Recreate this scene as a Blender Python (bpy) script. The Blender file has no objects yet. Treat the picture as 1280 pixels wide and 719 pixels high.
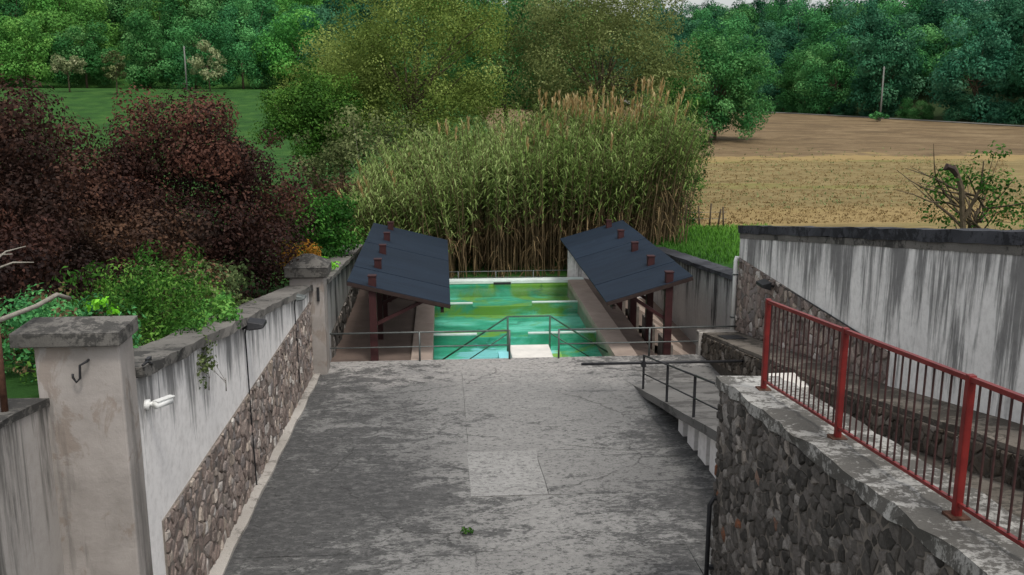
import bpy, math, random
import numpy as np
from mathutils import Vector, Matrix
random.seed(7)
R = math.radians
SC = bpy.context.scene
COL = SC.collection

# ------------------------------------------------------------------ camera, world, sun, exposure
cam_d = bpy.data.cameras.new('camera'); cam = bpy.data.objects.new('camera', cam_d); COL.objects.link(cam)
cam_d.sensor_width = 36; cam_d.lens = 33.75; cam_d.clip_start = 0.05; cam_d.clip_end = 3000
cam.location = (0, 0, 7.5); cam.rotation_euler = (R(90 - 12.43), 0, R(-4.143)); SC.camera = cam

SUN_EL, SUN_AZ = 62, 160            # azimuth clockwise from +Y (the pool axis)
w = bpy.data.worlds.new('World'); SC.world = w; w.use_nodes = True
nt = w.node_tree; nt.nodes.clear()
sky = nt.nodes.new('ShaderNodeTexSky'); sky.sky_type = 'NISHITA'; sky.sun_disc = False
sky.sun_elevation = R(SUN_EL); sky.sun_rotation = R(SUN_AZ); sky.dust_density = 3.0; sky.air_density = 1.0; sky.ozone_density = 1.0
hs = nt.nodes.new('ShaderNodeHueSaturation'); hs.inputs['Saturation'].default_value = 0.22
bgn = nt.nodes.new('ShaderNodeBackground'); bgn.inputs['Strength'].default_value = 0.12
wo = nt.nodes.new('ShaderNodeOutputWorld')
nt.links.new(sky.outputs[0], hs.inputs['Color']); nt.links.new(hs.outputs[0], bgn.inputs[0]); nt.links.new(bgn.outputs[0], wo.inputs[0])
sun_d = bpy.data.lights.new('sun', 'SUN'); sun_d.energy = 1.0; sun_d.angle = R(12); sun_d.color = (1, 0.96, 0.9)
sun = bpy.data.objects.new('sun', sun_d); COL.objects.link(sun)
sd = Vector((math.sin(R(SUN_AZ)) * math.cos(R(SUN_EL)), math.cos(R(SUN_AZ)) * math.cos(R(SUN_EL)), math.sin(R(SUN_EL))))
sun.rotation_euler = sd.to_track_quat('Z', 'Y').to_euler(); sun.location = sd * 60
vs = SC.view_settings; vs.view_transform = 'Standard'; vs.look = 'None'; vs.gamma = 1; vs.exposure = 0.8; vs.use_curve_mapping = False

# ------------------------------------------------------------------ materials
def srgb(r, g, b):
    f = lambda c: (c / 255 / 12.92) if c <= 10.31 else ((c / 255 + 0.055) / 1.055) ** 2.4
    return (f(r), f(g), f(b), 1)

class NT:
    def __init__(s, name):
        s.m = bpy.data.materials.new(name); s.m.use_nodes = True; s.t = s.m.node_tree; s.t.nodes.clear()
        s.out = s.n('ShaderNodeOutputMaterial')
    def n(s, typ, **kw):
        o = s.t.nodes.new(typ)
        for k, v in kw.items():
            if hasattr(o, k) and k not in ('inputs',): setattr(o, k, v)
        return o
    def l(s, a, b): s.t.links.new(a, b)
    def setin(s, node, key, v):
        if hasattr(v, 'is_output'): s.l(v, node.inputs[key])
        else: node.inputs[key].default_value = v
    def coord(s, kind='Object', scale=(1, 1, 1), loc=(0, 0, 0)):
        c = s.n('ShaderNodeTexCoord'); m = s.n('ShaderNodeMapping')
        m.inputs['Scale'].default_value = scale; m.inputs['Location'].default_value = loc
        s.l(c.outputs[kind], m.inputs['Vector']); return m.outputs[0]
    def pos(s, scale=(1, 1, 1), loc=(0, 0, 0)):
        c = s.n('ShaderNodeNewGeometry'); m = s.n('ShaderNodeMapping')
        m.inputs['Scale'].default_value = scale; m.inputs['Location'].default_value = loc
        s.l(c.outputs['Position'], m.inputs['Vector']); return m.outputs[0]
    def noise(s, vec, scale, detail=5, rough=0.6, dist=0.0, out='Fac'):
        o = s.n('ShaderNodeTexNoise'); s.l(vec, o.inputs['Vector'])
        o.inputs['Scale'].default_value = scale; o.inputs['Detail'].default_value = detail
        o.inputs['Roughness'].default_value = rough; o.inputs['Distortion'].default_value = dist
        return o.outputs[out]
    def ramp(s, fac, stops, interp='LINEAR'):
        o = s.n('ShaderNodeValToRGB'); o.color_ramp.interpolation = interp; e = o.color_ramp.elements
        while len(e) < len(stops): e.new(0.5)
        for i, (p, c) in enumerate(stops):
            e[i].position = p
            e[i].color = c if isinstance(c, tuple) else (c, c, c, 1)
        s.l(fac, o.inputs[0]); return o.outputs[0]
    def mix(s, fac, a, b, blend='MIX'):
        o = s.n('ShaderNodeMix', data_type='RGBA', blend_type=blend)
        s.setin(o, 0, fac); s.setin(o, 6, a); s.setin(o, 7, b); return o.outputs[2]
    def math(s, op, a, b=0.0, clamp=False):
        o = s.n('ShaderNodeMath', operation=op, use_clamp=clamp); s.setin(o, 0, a); s.setin(o, 1, b); return o.outputs[0]
    def maprange(s, v, a, b, c=0.0, d=1.0, smooth=False):
        o = s.n('ShaderNodeMapRange'); o.interpolation_type = 'SMOOTHSTEP' if smooth else 'LINEAR'
        s.setin(o, 0, v); o.inputs[1].default_value = a; o.inputs[2].default_value = b; o.inputs[3].default_value = c; o.inputs[4].default_value = d
        return o.outputs[0]
    def attr(s, name, out='Fac'):
        o = s.n('ShaderNodeAttribute', attribute_name=name); return o.outputs[out]
    def bump(s, h, strength=0.4, dist=0.02):
        o = s.n('ShaderNodeBump'); o.inputs['Strength'].default_value = strength; o.inputs['Distance'].default_value = dist
        s.l(h, o.inputs['Height']); return o.outputs[0]
    def bsdf(s, color, rough=0.8, normal=None, spec=0.3, metal=0.0):
        p = s.n('ShaderNodeBsdfPrincipled'); s.setin(p, 'Base Color', color); s.setin(p, 'Roughness', rough)
        p.inputs['Specular IOR Level'].default_value = spec; p.inputs['Metallic'].default_value = metal
        if normal is not None: s.l(normal, p.inputs['Normal'])
        s.l(p.outputs[0], s.out.inputs[0]); return s.m

M = {}
def leaf_mat(name, dark, mid, light, trans=0.3):
    t = NT(name); v = t.attr('var'); oi = t.n('ShaderNodeObjectInfo')
    c = t.ramp(v, [(0.0, dark), (0.5, mid), (1.0, light)])
    hsv = t.n('ShaderNodeHueSaturation'); t.l(c, hsv.inputs['Color'])
    t.l(t.maprange(oi.outputs['Random'], 0, 1, 0.85, 1.15), hsv.inputs['Value'])
    t.l(t.maprange(oi.outputs['Random'], 0, 1, 0.49, 0.515), hsv.inputs['Hue'])
    d = t.n('ShaderNodeBsdfPrincipled'); t.l(hsv.outputs[0], d.inputs['Base Color']); d.inputs['Roughness'].default_value = 0.55; d.inputs['Specular IOR Level'].default_value = 0.08
    tr = t.n('ShaderNodeBsdfTranslucent'); t.l(hsv.outputs[0], tr.inputs['Color'])
    mx = t.n('ShaderNodeMixShader'); mx.inputs[0].default_value = trans
    t.l(d.outputs[0], mx.inputs[1]); t.l(tr.outputs[0], mx.inputs[2]); t.l(mx.outputs[0], t.out.inputs[0])
    M[name] = t.m
leaf_mat('leaf_wood', srgb(40, 88, 48), srgb(68, 128, 70), srgb(114, 168, 100))
leaf_mat('leaf_fresh', srgb(58, 104, 48), srgb(92, 146, 66), srgb(138, 184, 92))
leaf_mat('leaf_blue', srgb(34, 76, 54), srgb(52, 106, 74), srgb(92, 140, 104))  # lightened bluish green, slight distance haze put into the leaf colour
leaf_mat('leaf_olive', srgb(80, 96, 42), srgb(116, 132, 62), srgb(154, 166, 92), 0.4)
leaf_mat('leaf_greyolive', srgb(56, 70, 40), srgb(90, 104, 62), srgb(136, 146, 98))
leaf_mat('leaf_sage', srgb(84, 100, 54), srgb(118, 134, 78), srgb(156, 168, 110), 0.4)
leaf_mat('leaf_purple', srgb(36, 27, 24), srgb(59, 42, 36), srgb(102, 70, 55), 0.2)
leaf_mat('leaf_bright', srgb(30, 62, 22), srgb(50, 94, 33), srgb(88, 136, 56))
leaf_mat('leaf_garden', srgb(38, 72, 26), srgb(66, 108, 40), srgb(112, 152, 66))
leaf_mat('leaf_lime', srgb(86, 150, 26), srgb(118, 184, 44), srgb(150, 210, 70))
leaf_mat('leaf_orange', srgb(104, 66, 22), srgb(150, 98, 36), srgb(176, 122, 60))
leaf_mat('leaf_pale', srgb(96, 112, 74), srgb(138, 146, 104), srgb(176, 176, 140))
leaf_mat('leaf_dry', srgb(62, 49, 35), srgb(92, 75, 54), srgb(128, 108, 80))
leaf_mat('reed_leaf', srgb(80, 106, 50), srgb(118, 146, 76), srgb(164, 184, 118), 0.4)
leaf_mat('straw', srgb(112, 96, 62), srgb(134, 116, 76), srgb(158, 140, 96))
leaf_mat('reed_plume', srgb(146, 122, 78), srgb(178, 150, 102), srgb(200, 184, 140))
leaf_mat('grass_blade', srgb(58, 96, 32), srgb(84, 128, 44), srgb(118, 156, 66))

def plain(name, col, rough=0.6, spec=0.3, metal=0.0, var=0.25, scale=6.0, bump=0.15):
    t = NT(name); p = t.pos()
    n = t.noise(p, scale, 6, 0.65)
    c = t.mix(t.maprange(n, 0.3, 0.7), tuple(x * (1 - var) for x in col[:3]) + (1,), tuple(min(1, x * (1 + var)) for x in col[:3]) + (1,))
    fine = t.noise(p, scale * 9, 3)
    M[name] = t.bsdf(c, rough, t.bump(fine, bump, 0.01), spec, metal)
plain('bark', srgb(84, 74, 60), 0.9, 0.1, var=0.4, scale=4, bump=0.6)
plain('bark_grey', srgb(138, 132, 122), 0.9, 0.1, var=0.3, scale=8, bump=0.4)
plain('cane', srgb(92, 78, 54), 0.6, var=0.55, scale=1.5)
plain('maroon', srgb(54, 27, 27), 0.6, var=0.3, scale=5)
plain('timber_dark', srgb(48, 36, 32), 0.75, var=0.35, scale=5, bump=0.3)
plain('iron_black', srgb(38, 38, 40), 0.5, var=0.3, scale=10)
plain('iron_grey', srgb(92, 96, 94), 0.45, 0.4, 0.3, var=0.3, scale=10)
plain('iron_green', srgb(52, 84, 66), 0.45, 0.4, 0.0, var=0.3, scale=8)
plain('iron_bar', srgb(60, 38, 36), 0.6, var=0.4, scale=9)
plain('rust', srgb(84, 58, 46), 0.85, 0.2, var=0.45, scale=14, bump=0.4)
plain('white_plastic', srgb(226, 226, 222), 0.35, 0.5, var=0.06, scale=4, bump=0.05)
plain('lens_dark', srgb(24, 24, 28), 0.15, 0.6, var=0.1)
plain('mortar', srgb(122, 115, 107), 0.95, 0.1, var=0.3, scale=9, bump=0.6)
plain('mortar_dark', srgb(78, 73, 67), 0.95, 0.1, var=0.35, scale=9, bump=0.6)
plain('dirt', srgb(84, 72, 56), 0.95, 0.1, var=0.4, scale=3, bump=0.6)
plain('pole_concrete', srgb(112, 112, 106), 0.85, var=0.15, scale=2)
plain('fence_wood', srgb(74, 64, 52), 0.9, var=0.3, scale=6, bump=0.4)
plain('paving_brown', srgb(102, 88, 80), 0.85, var=0.22, scale=1.6, bump=0.3)
plain('paving_pink', srgb(160, 144, 132), 0.85, var=0.16, scale=1.8, bump=0.3)
plain('white_concrete', srgb(208, 204, 196), 0.8, var=0.12, scale=2.5, bump=0.25)
plain('pool_white', srgb(196, 206, 200), 0.7, var=0.12, scale=2.2, bump=0.2)
plain('road_grey', srgb(104, 101, 95), 0.9, var=0.15, scale=0.4)

# red railing paint with rust specks
t = NT('red_paint'); p = t.pos(); n = t.noise(p, 14, 6, 0.7)
c = t.mix(t.maprange(t.noise(p, 5, 4), 0.35, 0.7), srgb(98, 24, 23), srgb(122, 35, 31))
c = t.mix(t.maprange(n, 0.62, 0.72), c, srgb(70, 40, 34)); M['red_paint'] = t.bsdf(c, 0.45, t.bump(n, 0.15, 0.005), 0.4)

# plaster: UV = (metres along, metres below the coping)
def plaster_mat(name, col, streak=1.0, dirt=srgb(46, 48, 48), reach=1.5, seed=0.0, clean_top=False):
    t = NT(name)
    a = t.coord('UV', (1, 1, 1), (seed, 0, 0)); p = t.pos(loc=(seed, seed, 0))
    base = t.mix(t.maprange(t.noise(p, 1.1, 6, 0.6), 0.3, 0.7), tuple(x * 0.86 for x in col[:3]) + (1,), col)
    base = t.mix(t.maprange(t.noise(p, 7, 6, 0.7), 0.45, 0.75, 0, 0.35), base, srgb(132, 124, 116))
    sep = t.n('ShaderNodeSeparateXYZ'); t.l(a, sep.inputs[0]); v = sep.outputs[1]
    s1 = t.noise(t.coord('UV', (3.6, 0.3, 1), (seed, 0, 0)), 1.0, 7, 0.68, 0.6)
    s2 = t.noise(t.coord('UV', (13, 0.8, 1), (seed, 3, 0)), 1.0, 6, 0.7, 0.5)
    s3 = t.noise(t.coord('UV', (1.1, 0.25, 1), (seed, 7, 0)), 1.0, 3, 0.5)
    st = t.math('ADD', t.math('MULTIPLY', s1, 0.6), t.math('MULTIPLY', s2, 0.4))
    fall = t.maprange(v, 0.0, reach, 0.17, -0.06)
    if clean_top: fall = t.math('MINIMUM', t.maprange(v, 0.0, 0.8, 0.0, 0.125), t.maprange(v, 1.0, reach, 0.125, 0.0))
    st = t.math('ADD', t.math('ADD', st, fall), t.maprange(s3, 0.3, 0.7, -0.12, 0.10))
    mask = t.math('MULTIPLY', t.maprange(st, 0.53, 0.70, 0, 1, True), 0.82 * streak)
    c = t.mix(mask, base, dirt)
    M[name] = t.bsdf(c, 0.9, t.bump(t.noise(p, 30, 5, 0.7), 0.25, 0.01), 0.15)
plaster_mat('plaster_left', srgb(238, 234, 230), 0.9, reach=1.3)
plaster_mat('plaster_right', srgb(240, 237, 232), 0.92, srgb(58, 58, 59), 3.6, seed=11.0)
plaster_mat('plaster_pool', srgb(176, 174, 172), 1.1, srgb(44, 44, 46), 2.4, seed=23.0)
plaster_mat('plaster_grey', srgb(176, 170, 164), 0.9, srgb(62, 62, 58), 2.6, seed=31.0)
# near pillar: rendered greyish pink with flaking patches
t = NT('plaster_pillar'); p = t.pos()
b = t.mix(t.maprange(t.noise(p, 1.5, 6), 0.3, 0.7), srgb(134, 128, 122), srgb(166, 159, 153))
b = t.mix(t.maprange(t.noise(t.pos((1, 1, 0.55)), 2.6, 7, 0.7, 0.6), 0.55, 0.6, 0, 0.55), b, srgb(128, 114, 102))
b = t.mix(t.maprange(t.noise(t.pos((3.2, 3.2, 0.3), (4, 0, 0)), 1, 5, 0.6), 0.56, 0.68, 0, 0.75), b, srgb(78, 76, 72))
M['plaster_pillar'] = t.bsdf(b, 0.9, t.bump(t.noise(p, 12, 7, 0.7), 0.4, 0.02), 0.15)

def lichen_concrete(name, light, mid, dark, thr=0.5, sx=1.0, scale=1.3, amount=0.9, spots=True, worn=False):
    t = NT(name); p = t.pos((sx, 1, 1)); q = t.pos()
    oi = t.n('ShaderNodeObjectInfo')
    base = t.mix(t.maprange(t.noise(q, 0.5, 5, 0.6), 0.35, 0.65), mid, light)
    tone = t.maprange(oi.outputs['Random'], 0, 1, 0.86, 1.08)
    hv = t.n('ShaderNodeHueSaturation'); t.l(base, hv.inputs['Color']); t.l(tone, hv.inputs['Value'])
    n = t.math('ADD', t.math('MULTIPLY', t.noise(p, scale, 9, 0.72, 0.4), 0.62), t.math('MULTIPLY', t.noise(p, scale * 5.5, 7, 0.75, 0.3), 0.38))
    big = t.maprange(t.noise(t.pos((0.55, 1, 1), (3.3, 1.7, 0)), 0.33, 4, 0.55), 0.3, 0.7, -0.085, 0.085)
    n = t.math('ADD', n, big)
    bare_col = hv.outputs[0]  # the concrete's own colour where no lichen grows
    if worn:      # less lichen where the slope is walked, by the pool deck
        sp_ = t.n('ShaderNodeSeparateXYZ'); t.l(q, sp_.inputs[0])
        wy = t.math('ADD', sp_.outputs[1], t.maprange(t.noise(q, 0.8, 5), 0.3, 0.7, -1.2, 1.2))
        n = t.math('SUBTRACT', n, t.maprange(wy, 14, 24.8, -0.02, 0.075))
        ax = t.math('ABSOLUTE', t.math('SUBTRACT', sp_.outputs[0], 1.5)); n = t.math('ADD', n, t.maprange(ax, 0.4, 3.4, -0.05, 0.055)); bare_col = t.mix(t.maprange(ax, 2.6, 0.3, 0, 0.55), bare_col, srgb(158, 156, 152))
        vo = t.n('ShaderNodeTexVoronoi', feature='DISTANCE_TO_EDGE'); vo.inputs['Scale'].default_value = 0.33
        dn = t.n('ShaderNodeMix', data_type='VECTOR'); dn.inputs[0].default_value = 0.35; t.l(q, dn.inputs[4]); t.l(t.noise(q, 1.2, 6, 0.7, 0, 'Color'), dn.inputs[5]); t.l(dn.outputs[1], vo.inputs['Vector'])
        crack = t.math('MULTIPLY', t.maprange(vo.outputs['Distance'], 0.0, 0.006, 1, 0), t.maprange(t.noise(q, 0.7, 3), 0.48, 0.58, 0, 0.7))
        bare_col = t.mix(t.maprange(wy, 21.5, 24.8, 0, 0.85, True), bare_col, srgb(172, 168, 163))
    mask = t.math('MULTIPLY', t.maprange(n, thr - 0.02, thr + 0.04, 0, 1, True), amount)
    c = t.mix(mask, bare_col, dark)
    if worn:
        c = t.mix(t.maprange(t.noise(p, 8, 9, 0.8, 0.5), 0.48, 0.6, 0, 0.62), c, srgb(116, 115, 113))
        c = t.mix(t.maprange(t.noise(t.pos((0.7, 1, 1), (8, 2, 0)), 15, 7, 0.8, 0.3), 0.52, 0.61, 0, 0.75), c, srgb(48, 48, 47))
    if worn: c = t.mix(crack, c, srgb(40, 40, 38))
    if spots:
        c = t.mix(t.maprange(t.noise(q, 9, 6, 0.8), 0.63, 0.7, 0, 0.5), c, light)
    c = t.mix(t.maprange(t.noise(q, 55, 3, 0.7), 0.3, 0.7, 0, 0.35), c, tuple(x * 0.45 for x in dark[:3]) + (1,))
    M[name] = t.bsdf(c, 0.9, t.bump(t.noise(q, 28, 8, 0.75), 0.35, 0.015), 0.2)
lichen_concrete('ramp_concrete', srgb(134, 133, 130), srgb(112, 111, 109), srgb(60, 60, 60), 0.487, 0.6, 3.0, 0.82, True, True)
lichen_concrete('deck_concrete', srgb(192, 187, 181), srgb(172, 167, 161), srgb(104, 101, 97), 0.555, 0.5, 1.2, 0.7)
lichen_concrete('kerb_concrete', srgb(186, 180, 172), srgb(160, 154, 146), srgb(100, 96, 90), 0.56, 1, 2.5, 0.6)
lichen_concrete('coping_concrete', srgb(128, 124, 118), srgb(100, 97, 92), srgb(56, 55, 53), 0.52, 1, 2.4, 0.85)
lichen_concrete('coping_black', srgb(86, 87, 92), srgb(58, 59, 63), srgb(36, 37, 40), 0.48, 1, 2.0, 0.85)
lichen_concrete('walltop_concrete', srgb(186, 184, 178), srgb(142, 139, 133), srgb(72, 69, 64), 0.5, 1, 3.2, 0.85)
lichen_concrete('ledge_concrete', srgb(134, 126, 116), srgb(104, 97, 88), srgb(60, 56, 50), 0.5, 1, 2.2, 0.8)
lichen_concrete('patch_concrete', srgb(164, 163, 160), srgb(150, 149, 146), srgb(76, 76, 75), 0.525, 0.6, 3.0, 0.75, True, True)
lichen_concrete('path_concrete', srgb(134, 132, 128), srgb(112, 110, 107), srgb(68, 66, 64), 0.52, 0.6, 1.4, 0.75)

def stone_mat(name, stops, smear=srgb(100, 95, 90)):
    t = NT(name); v = t.attr('var'); p = t.pos()
    c = t.ramp(v, stops)
    c = t.mix(t.maprange(t.noise(p, 16, 8, 0.78, 0.5), 0.5, 0.62, 0, 0.75), c, smear)
    c = t.mix(t.maprange(t.noise(p, 34, 6, 0.75), 0.45, 0.7, 0, 0.6), c, srgb(58, 54, 50))
    c = t.mix(t.maprange(t.noise(p, 2.0, 6, 0.7), 0.52, 0.68, 0, 0.5), c, srgb(62, 60, 56))
    M[name] = t.bsdf(c, 0.9, t.bump(t.noise(p, 22, 8, 0.75), 0.8, 0.02), 0.15)
stone_mat('stone_pink', [(0, srgb(104, 94, 88)), (0.3, srgb(138, 122, 114)), (0.55, srgb(160, 144, 134)), (0.78, srgb(128, 122, 120)), (0.9, srgb(176, 160, 144)), (0.97, srgb(206, 198, 190)), (1, srgb(214, 208, 200))], srgb(152, 142, 134))
stone_mat('stone_grey', [(0, srgb(56, 54, 51)), (0.3, srgb(80, 77, 73)), (0.6, srgb(100, 95, 90)), (0.82, srgb(118, 112, 107)), (0.93, srgb(152, 147, 141)), (0.99, srgb(160, 150, 140)), (0.994, srgb(128, 84, 62)), (1, srgb(132, 86, 62))])
stone_mat('stone_brown', [(0, srgb(54, 48, 42)), (0.4, srgb(80, 72, 62)), (0.75, srgb(100, 90, 80)), (0.95, srgb(132, 124, 114)), (1, srgb(140, 132, 124))])

# roof sheet: blue-grey bitumen
t = NT('roof_sheet'); p = t.pos()
c = t.mix(t.maprange(t.noise(t.pos((0.6, 3, 1)), 1.1, 6, 0.65), 0.3, 0.7), srgb(20, 30, 42), srgb(28, 40, 53))
c = t.mix(t.maprange(t.noise(p, 3, 7, 0.75), 0.6, 0.72, 0, 0.5), c, srgb(52, 63, 76))
oi = t.n('ShaderNodeObjectInfo'); hv = t.n('ShaderNodeHueSaturation'); t.l(c, hv.inputs['Color']); t.l(t.maprange(oi.outputs['Random'], 0, 1, 0.85, 1.18), hv.inputs['Value']); c = hv.outputs[0]
M['roof_sheet'] = t.bsdf(c, 0.75, t.bump(t.noise(p, 40, 4, 0.7), 0.3, 0.01), 0.2)

# pool bottom: painted teal with algae
t = NT('pool_paint'); p = t.pos((0.45, 1, 1)); q = t.pos()
n1 = t.noise(p, 0.9, 6, 0.65, 0.5); n2 = t.noise(t.pos((0.6, 1, 1), (9, 4, 0)), 0.55, 6, 0.65, 0.4)
c = t.ramp(n1, [(0.3, srgb(38, 122, 96)), (0.48, srgb(66, 168, 138)), (0.62, srgb(120, 208, 188))])
c = t.mix(t.maprange(n2, 0.46, 0.56, 0, 0.9, True), c, srgb(122, 160, 56))
c = t.mix(t.maprange(t.noise(t.pos((0.7, 1, 1), (2, 9, 3)), 1.5, 6, 0.7, 0.6), 0.57, 0.67, 0, 0.6, True), c, srgb(26, 86, 64))
sx = t.n('ShaderNodeSeparateXYZ'); t.l(q, sx.inputs[0])
dx = t.math('POWER', t.math('DIVIDE', t.math('SUBTRACT', sx.outputs[0], 1.7), 1.5), 2.0)
dy = t.math('POWER', t.math('DIVIDE', t.math('SUBTRACT', sx.outputs[1], 26.6), 1.6), 2.0)
rr = t.math('ADD', t.math('ADD', dx, dy), t.maprange(t.noise(p, 1.6, 5, 0.7), 0.25, 0.75, -0.9, 0.9))
c = t.mix(t.maprange(rr, 0.75, 1.15, 0.92, 0.0, True), c, srgb(138, 204, 210))
M['pool_paint'] = t.bsdf(c, 0.8, None, 0.2)
# water: clear skin with a Fresnel mirror
t = NT('water'); p = t.pos((0.6, 1, 1))
bm_ = t.bump(t.noise(t.pos((0.5, 1.4, 1)), 3.6, 5, 0.6, 0.4), 0.35, 0.06)
fr = t.n('ShaderNodeFresnel'); fr.inputs['IOR'].default_value = 1.33; t.l(bm_, fr.inputs['Normal'])
tr = t.n('ShaderNodeBsdfTransparent'); tr.inputs[0].default_value = (0.93, 0.99, 0.97, 1)
gl = t.n('ShaderNodeBsdfGlossy'); gl.inputs['Roughness'].default_value = 0.08; t.l(bm_, gl.inputs['Normal'])
mx = t.n('ShaderNodeMixShader'); t.l(fr.outputs[0], mx.inputs[0]); t.l(tr.outputs[0], mx.inputs[1]); t.l(gl.outputs[0], mx.inputs[2])
t.l(mx.outputs[0], t.out.inputs[0]); M['water'] = t.m

# land: grass, stubble and bare soil by where each plot lies
t = NT('land'); q = t.pos(); s = t.n('ShaderNodeSeparateXYZ'); t.l(q, s.inputs[0]); X, Y = s.outputs[0], s.outputs[1]
wob = t.maprange(t.noise(t.pos((0.12, 0.12, 0)), 1, 8, 0.7), 0.3, 0.7, -5, 5)
Yw = t.math('ADD', Y, wob)
g = t.ramp(t.noise(q, 0.35, 8, 0.7), [(0.3, srgb(34, 62, 28)), (0.5, srgb(46, 80, 33)), (0.7, srgb(66, 96, 42))])
st = t.ramp(t.noise(t.pos((0.22, 0.6, 0)), 1.0, 10, 0.78, 0.5), [(0.3, srgb(94, 82, 54)), (0.47, srgb(122, 108, 73)), (0.6, srgb(138, 123, 86)), (0.72, srgb(102, 96, 60))])
st = t.mix(t.maprange(t.noise(t.pos((0.03, 0.22, 0), (5, 0, 0)), 1.0, 6, 0.65), 0.56, 0.66, 0, 0.55), st, srgb(112, 122, 60))
so = t.ramp(t.noise(t.pos((0.12, 0.2, 0), (3, 3, 0)), 1.0, 10, 0.8, 0.6), [(0.3, srgb(78, 66, 49)), (0.5, srgb(110, 93, 69)), (0.68, srgb(138, 120, 92))])
pale = srgb(150, 128, 86)
Yf = t.math('ADD', Y, t.math('MULTIPLY', t.math('MAXIMUM', t.math('SUBTRACT', X, 13.0), 0.0), 2.0)); fieldm = t.maprange(Yf, 42.5, 44.0)
st = t.mix(t.maprange(t.noise(t.pos((0.45, 2.4, 0), (1, 1, 0)), 1.0, 7, 0.75), 0.5, 0.68, 0, 0.5), st, srgb(86, 74, 44))
so = t.mix(t.maprange(t.noise(t.pos((0.7, 1.1, 0), (6, 1, 0)), 1.0, 6, 0.75), 0.5, 0.68, 0, 0.45), so, srgb(74, 56, 42))
c = t.mix(fieldm, g, st)
edge = t.math('MULTIPLY', t.maprange(Yw, 84, 86), t.maprange(Yw, 90.5, 92, 1, 0)); c = t.mix(t.math('MULTIPLY', edge, 0.7), c, pale)
edge2 = t.math('MULTIPLY', t.maprange(Y, 43, 44), t.maprange(Y, 49, 52, 1, 0)); c = t.mix(t.math('MULTIPLY', edge2, 0.6), c, pale)
c = t.mix(t.maprange(Yw, 90, 92), c, so)
c = t.mix(t.maprange(X, 6.0, 7.0), g, c)
fl = t.math('SUBTRACT', t.math('ADD', Y, t.math('MULTIPLY', X, 2.5)), 372.0)   # beyond the lane: woodland floor
c = t.mix(t.maprange(fl, 0, 6), c, srgb(52, 66, 40))
M['land'] = t.bsdf(c, 0.95, t.bump(t.noise(q, 2.5, 8, 0.75), 0.6, 0.15), 0.1)

# ------------------------------------------------------------------ builders
BASE = {}
def tag(o, label=None, cat=None, group=None, kind=None):
    if label: o['label'] = label
    if cat: o['category'] = cat
    if group: o['group'] = group
    if kind: o['kind'] = kind
    return o
def empty(name, loc, label, cat, group=None):
    o = bpy.data.objects.new(name, None); COL.objects.link(o); o.location = loc; o.empty_display_size = 0.2
    BASE[o.name] = Vector(loc); return tag(o, label, cat, group)
def link(name, me, parent=None):
    o = bpy.data.objects.new(name, me); COL.objects.link(o)
    if parent is not None: o.parent = parent; BASE[o.name] = BASE[parent.name]
    return o
def raw_mesh(name, v, f, mat, smooth=False, var=None, uv=None):
    me = bpy.data.meshes.new(name); me.from_pydata(v, [], f); me.update()
    me.materials.append(M[mat] if isinstance(mat, str) else mat)
    if var is not None:
        a = me.attributes.new('var', 'FLOAT', 'FACE'); a.data.foreach_set('value', var)
    if uv is not None:
        l = me.uv_layers.new(name='UVMap'); vi = np.empty(len(me.loops), dtype=np.int32); me.loops.foreach_get('vertex_index', vi)
        l.data.foreach_set('uv', np.asarray(uv, dtype=np.float32)[vi].ravel())
    if smooth: me.polygons.foreach_set('use_smooth', [True] * len(me.polygons))
    return me

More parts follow.
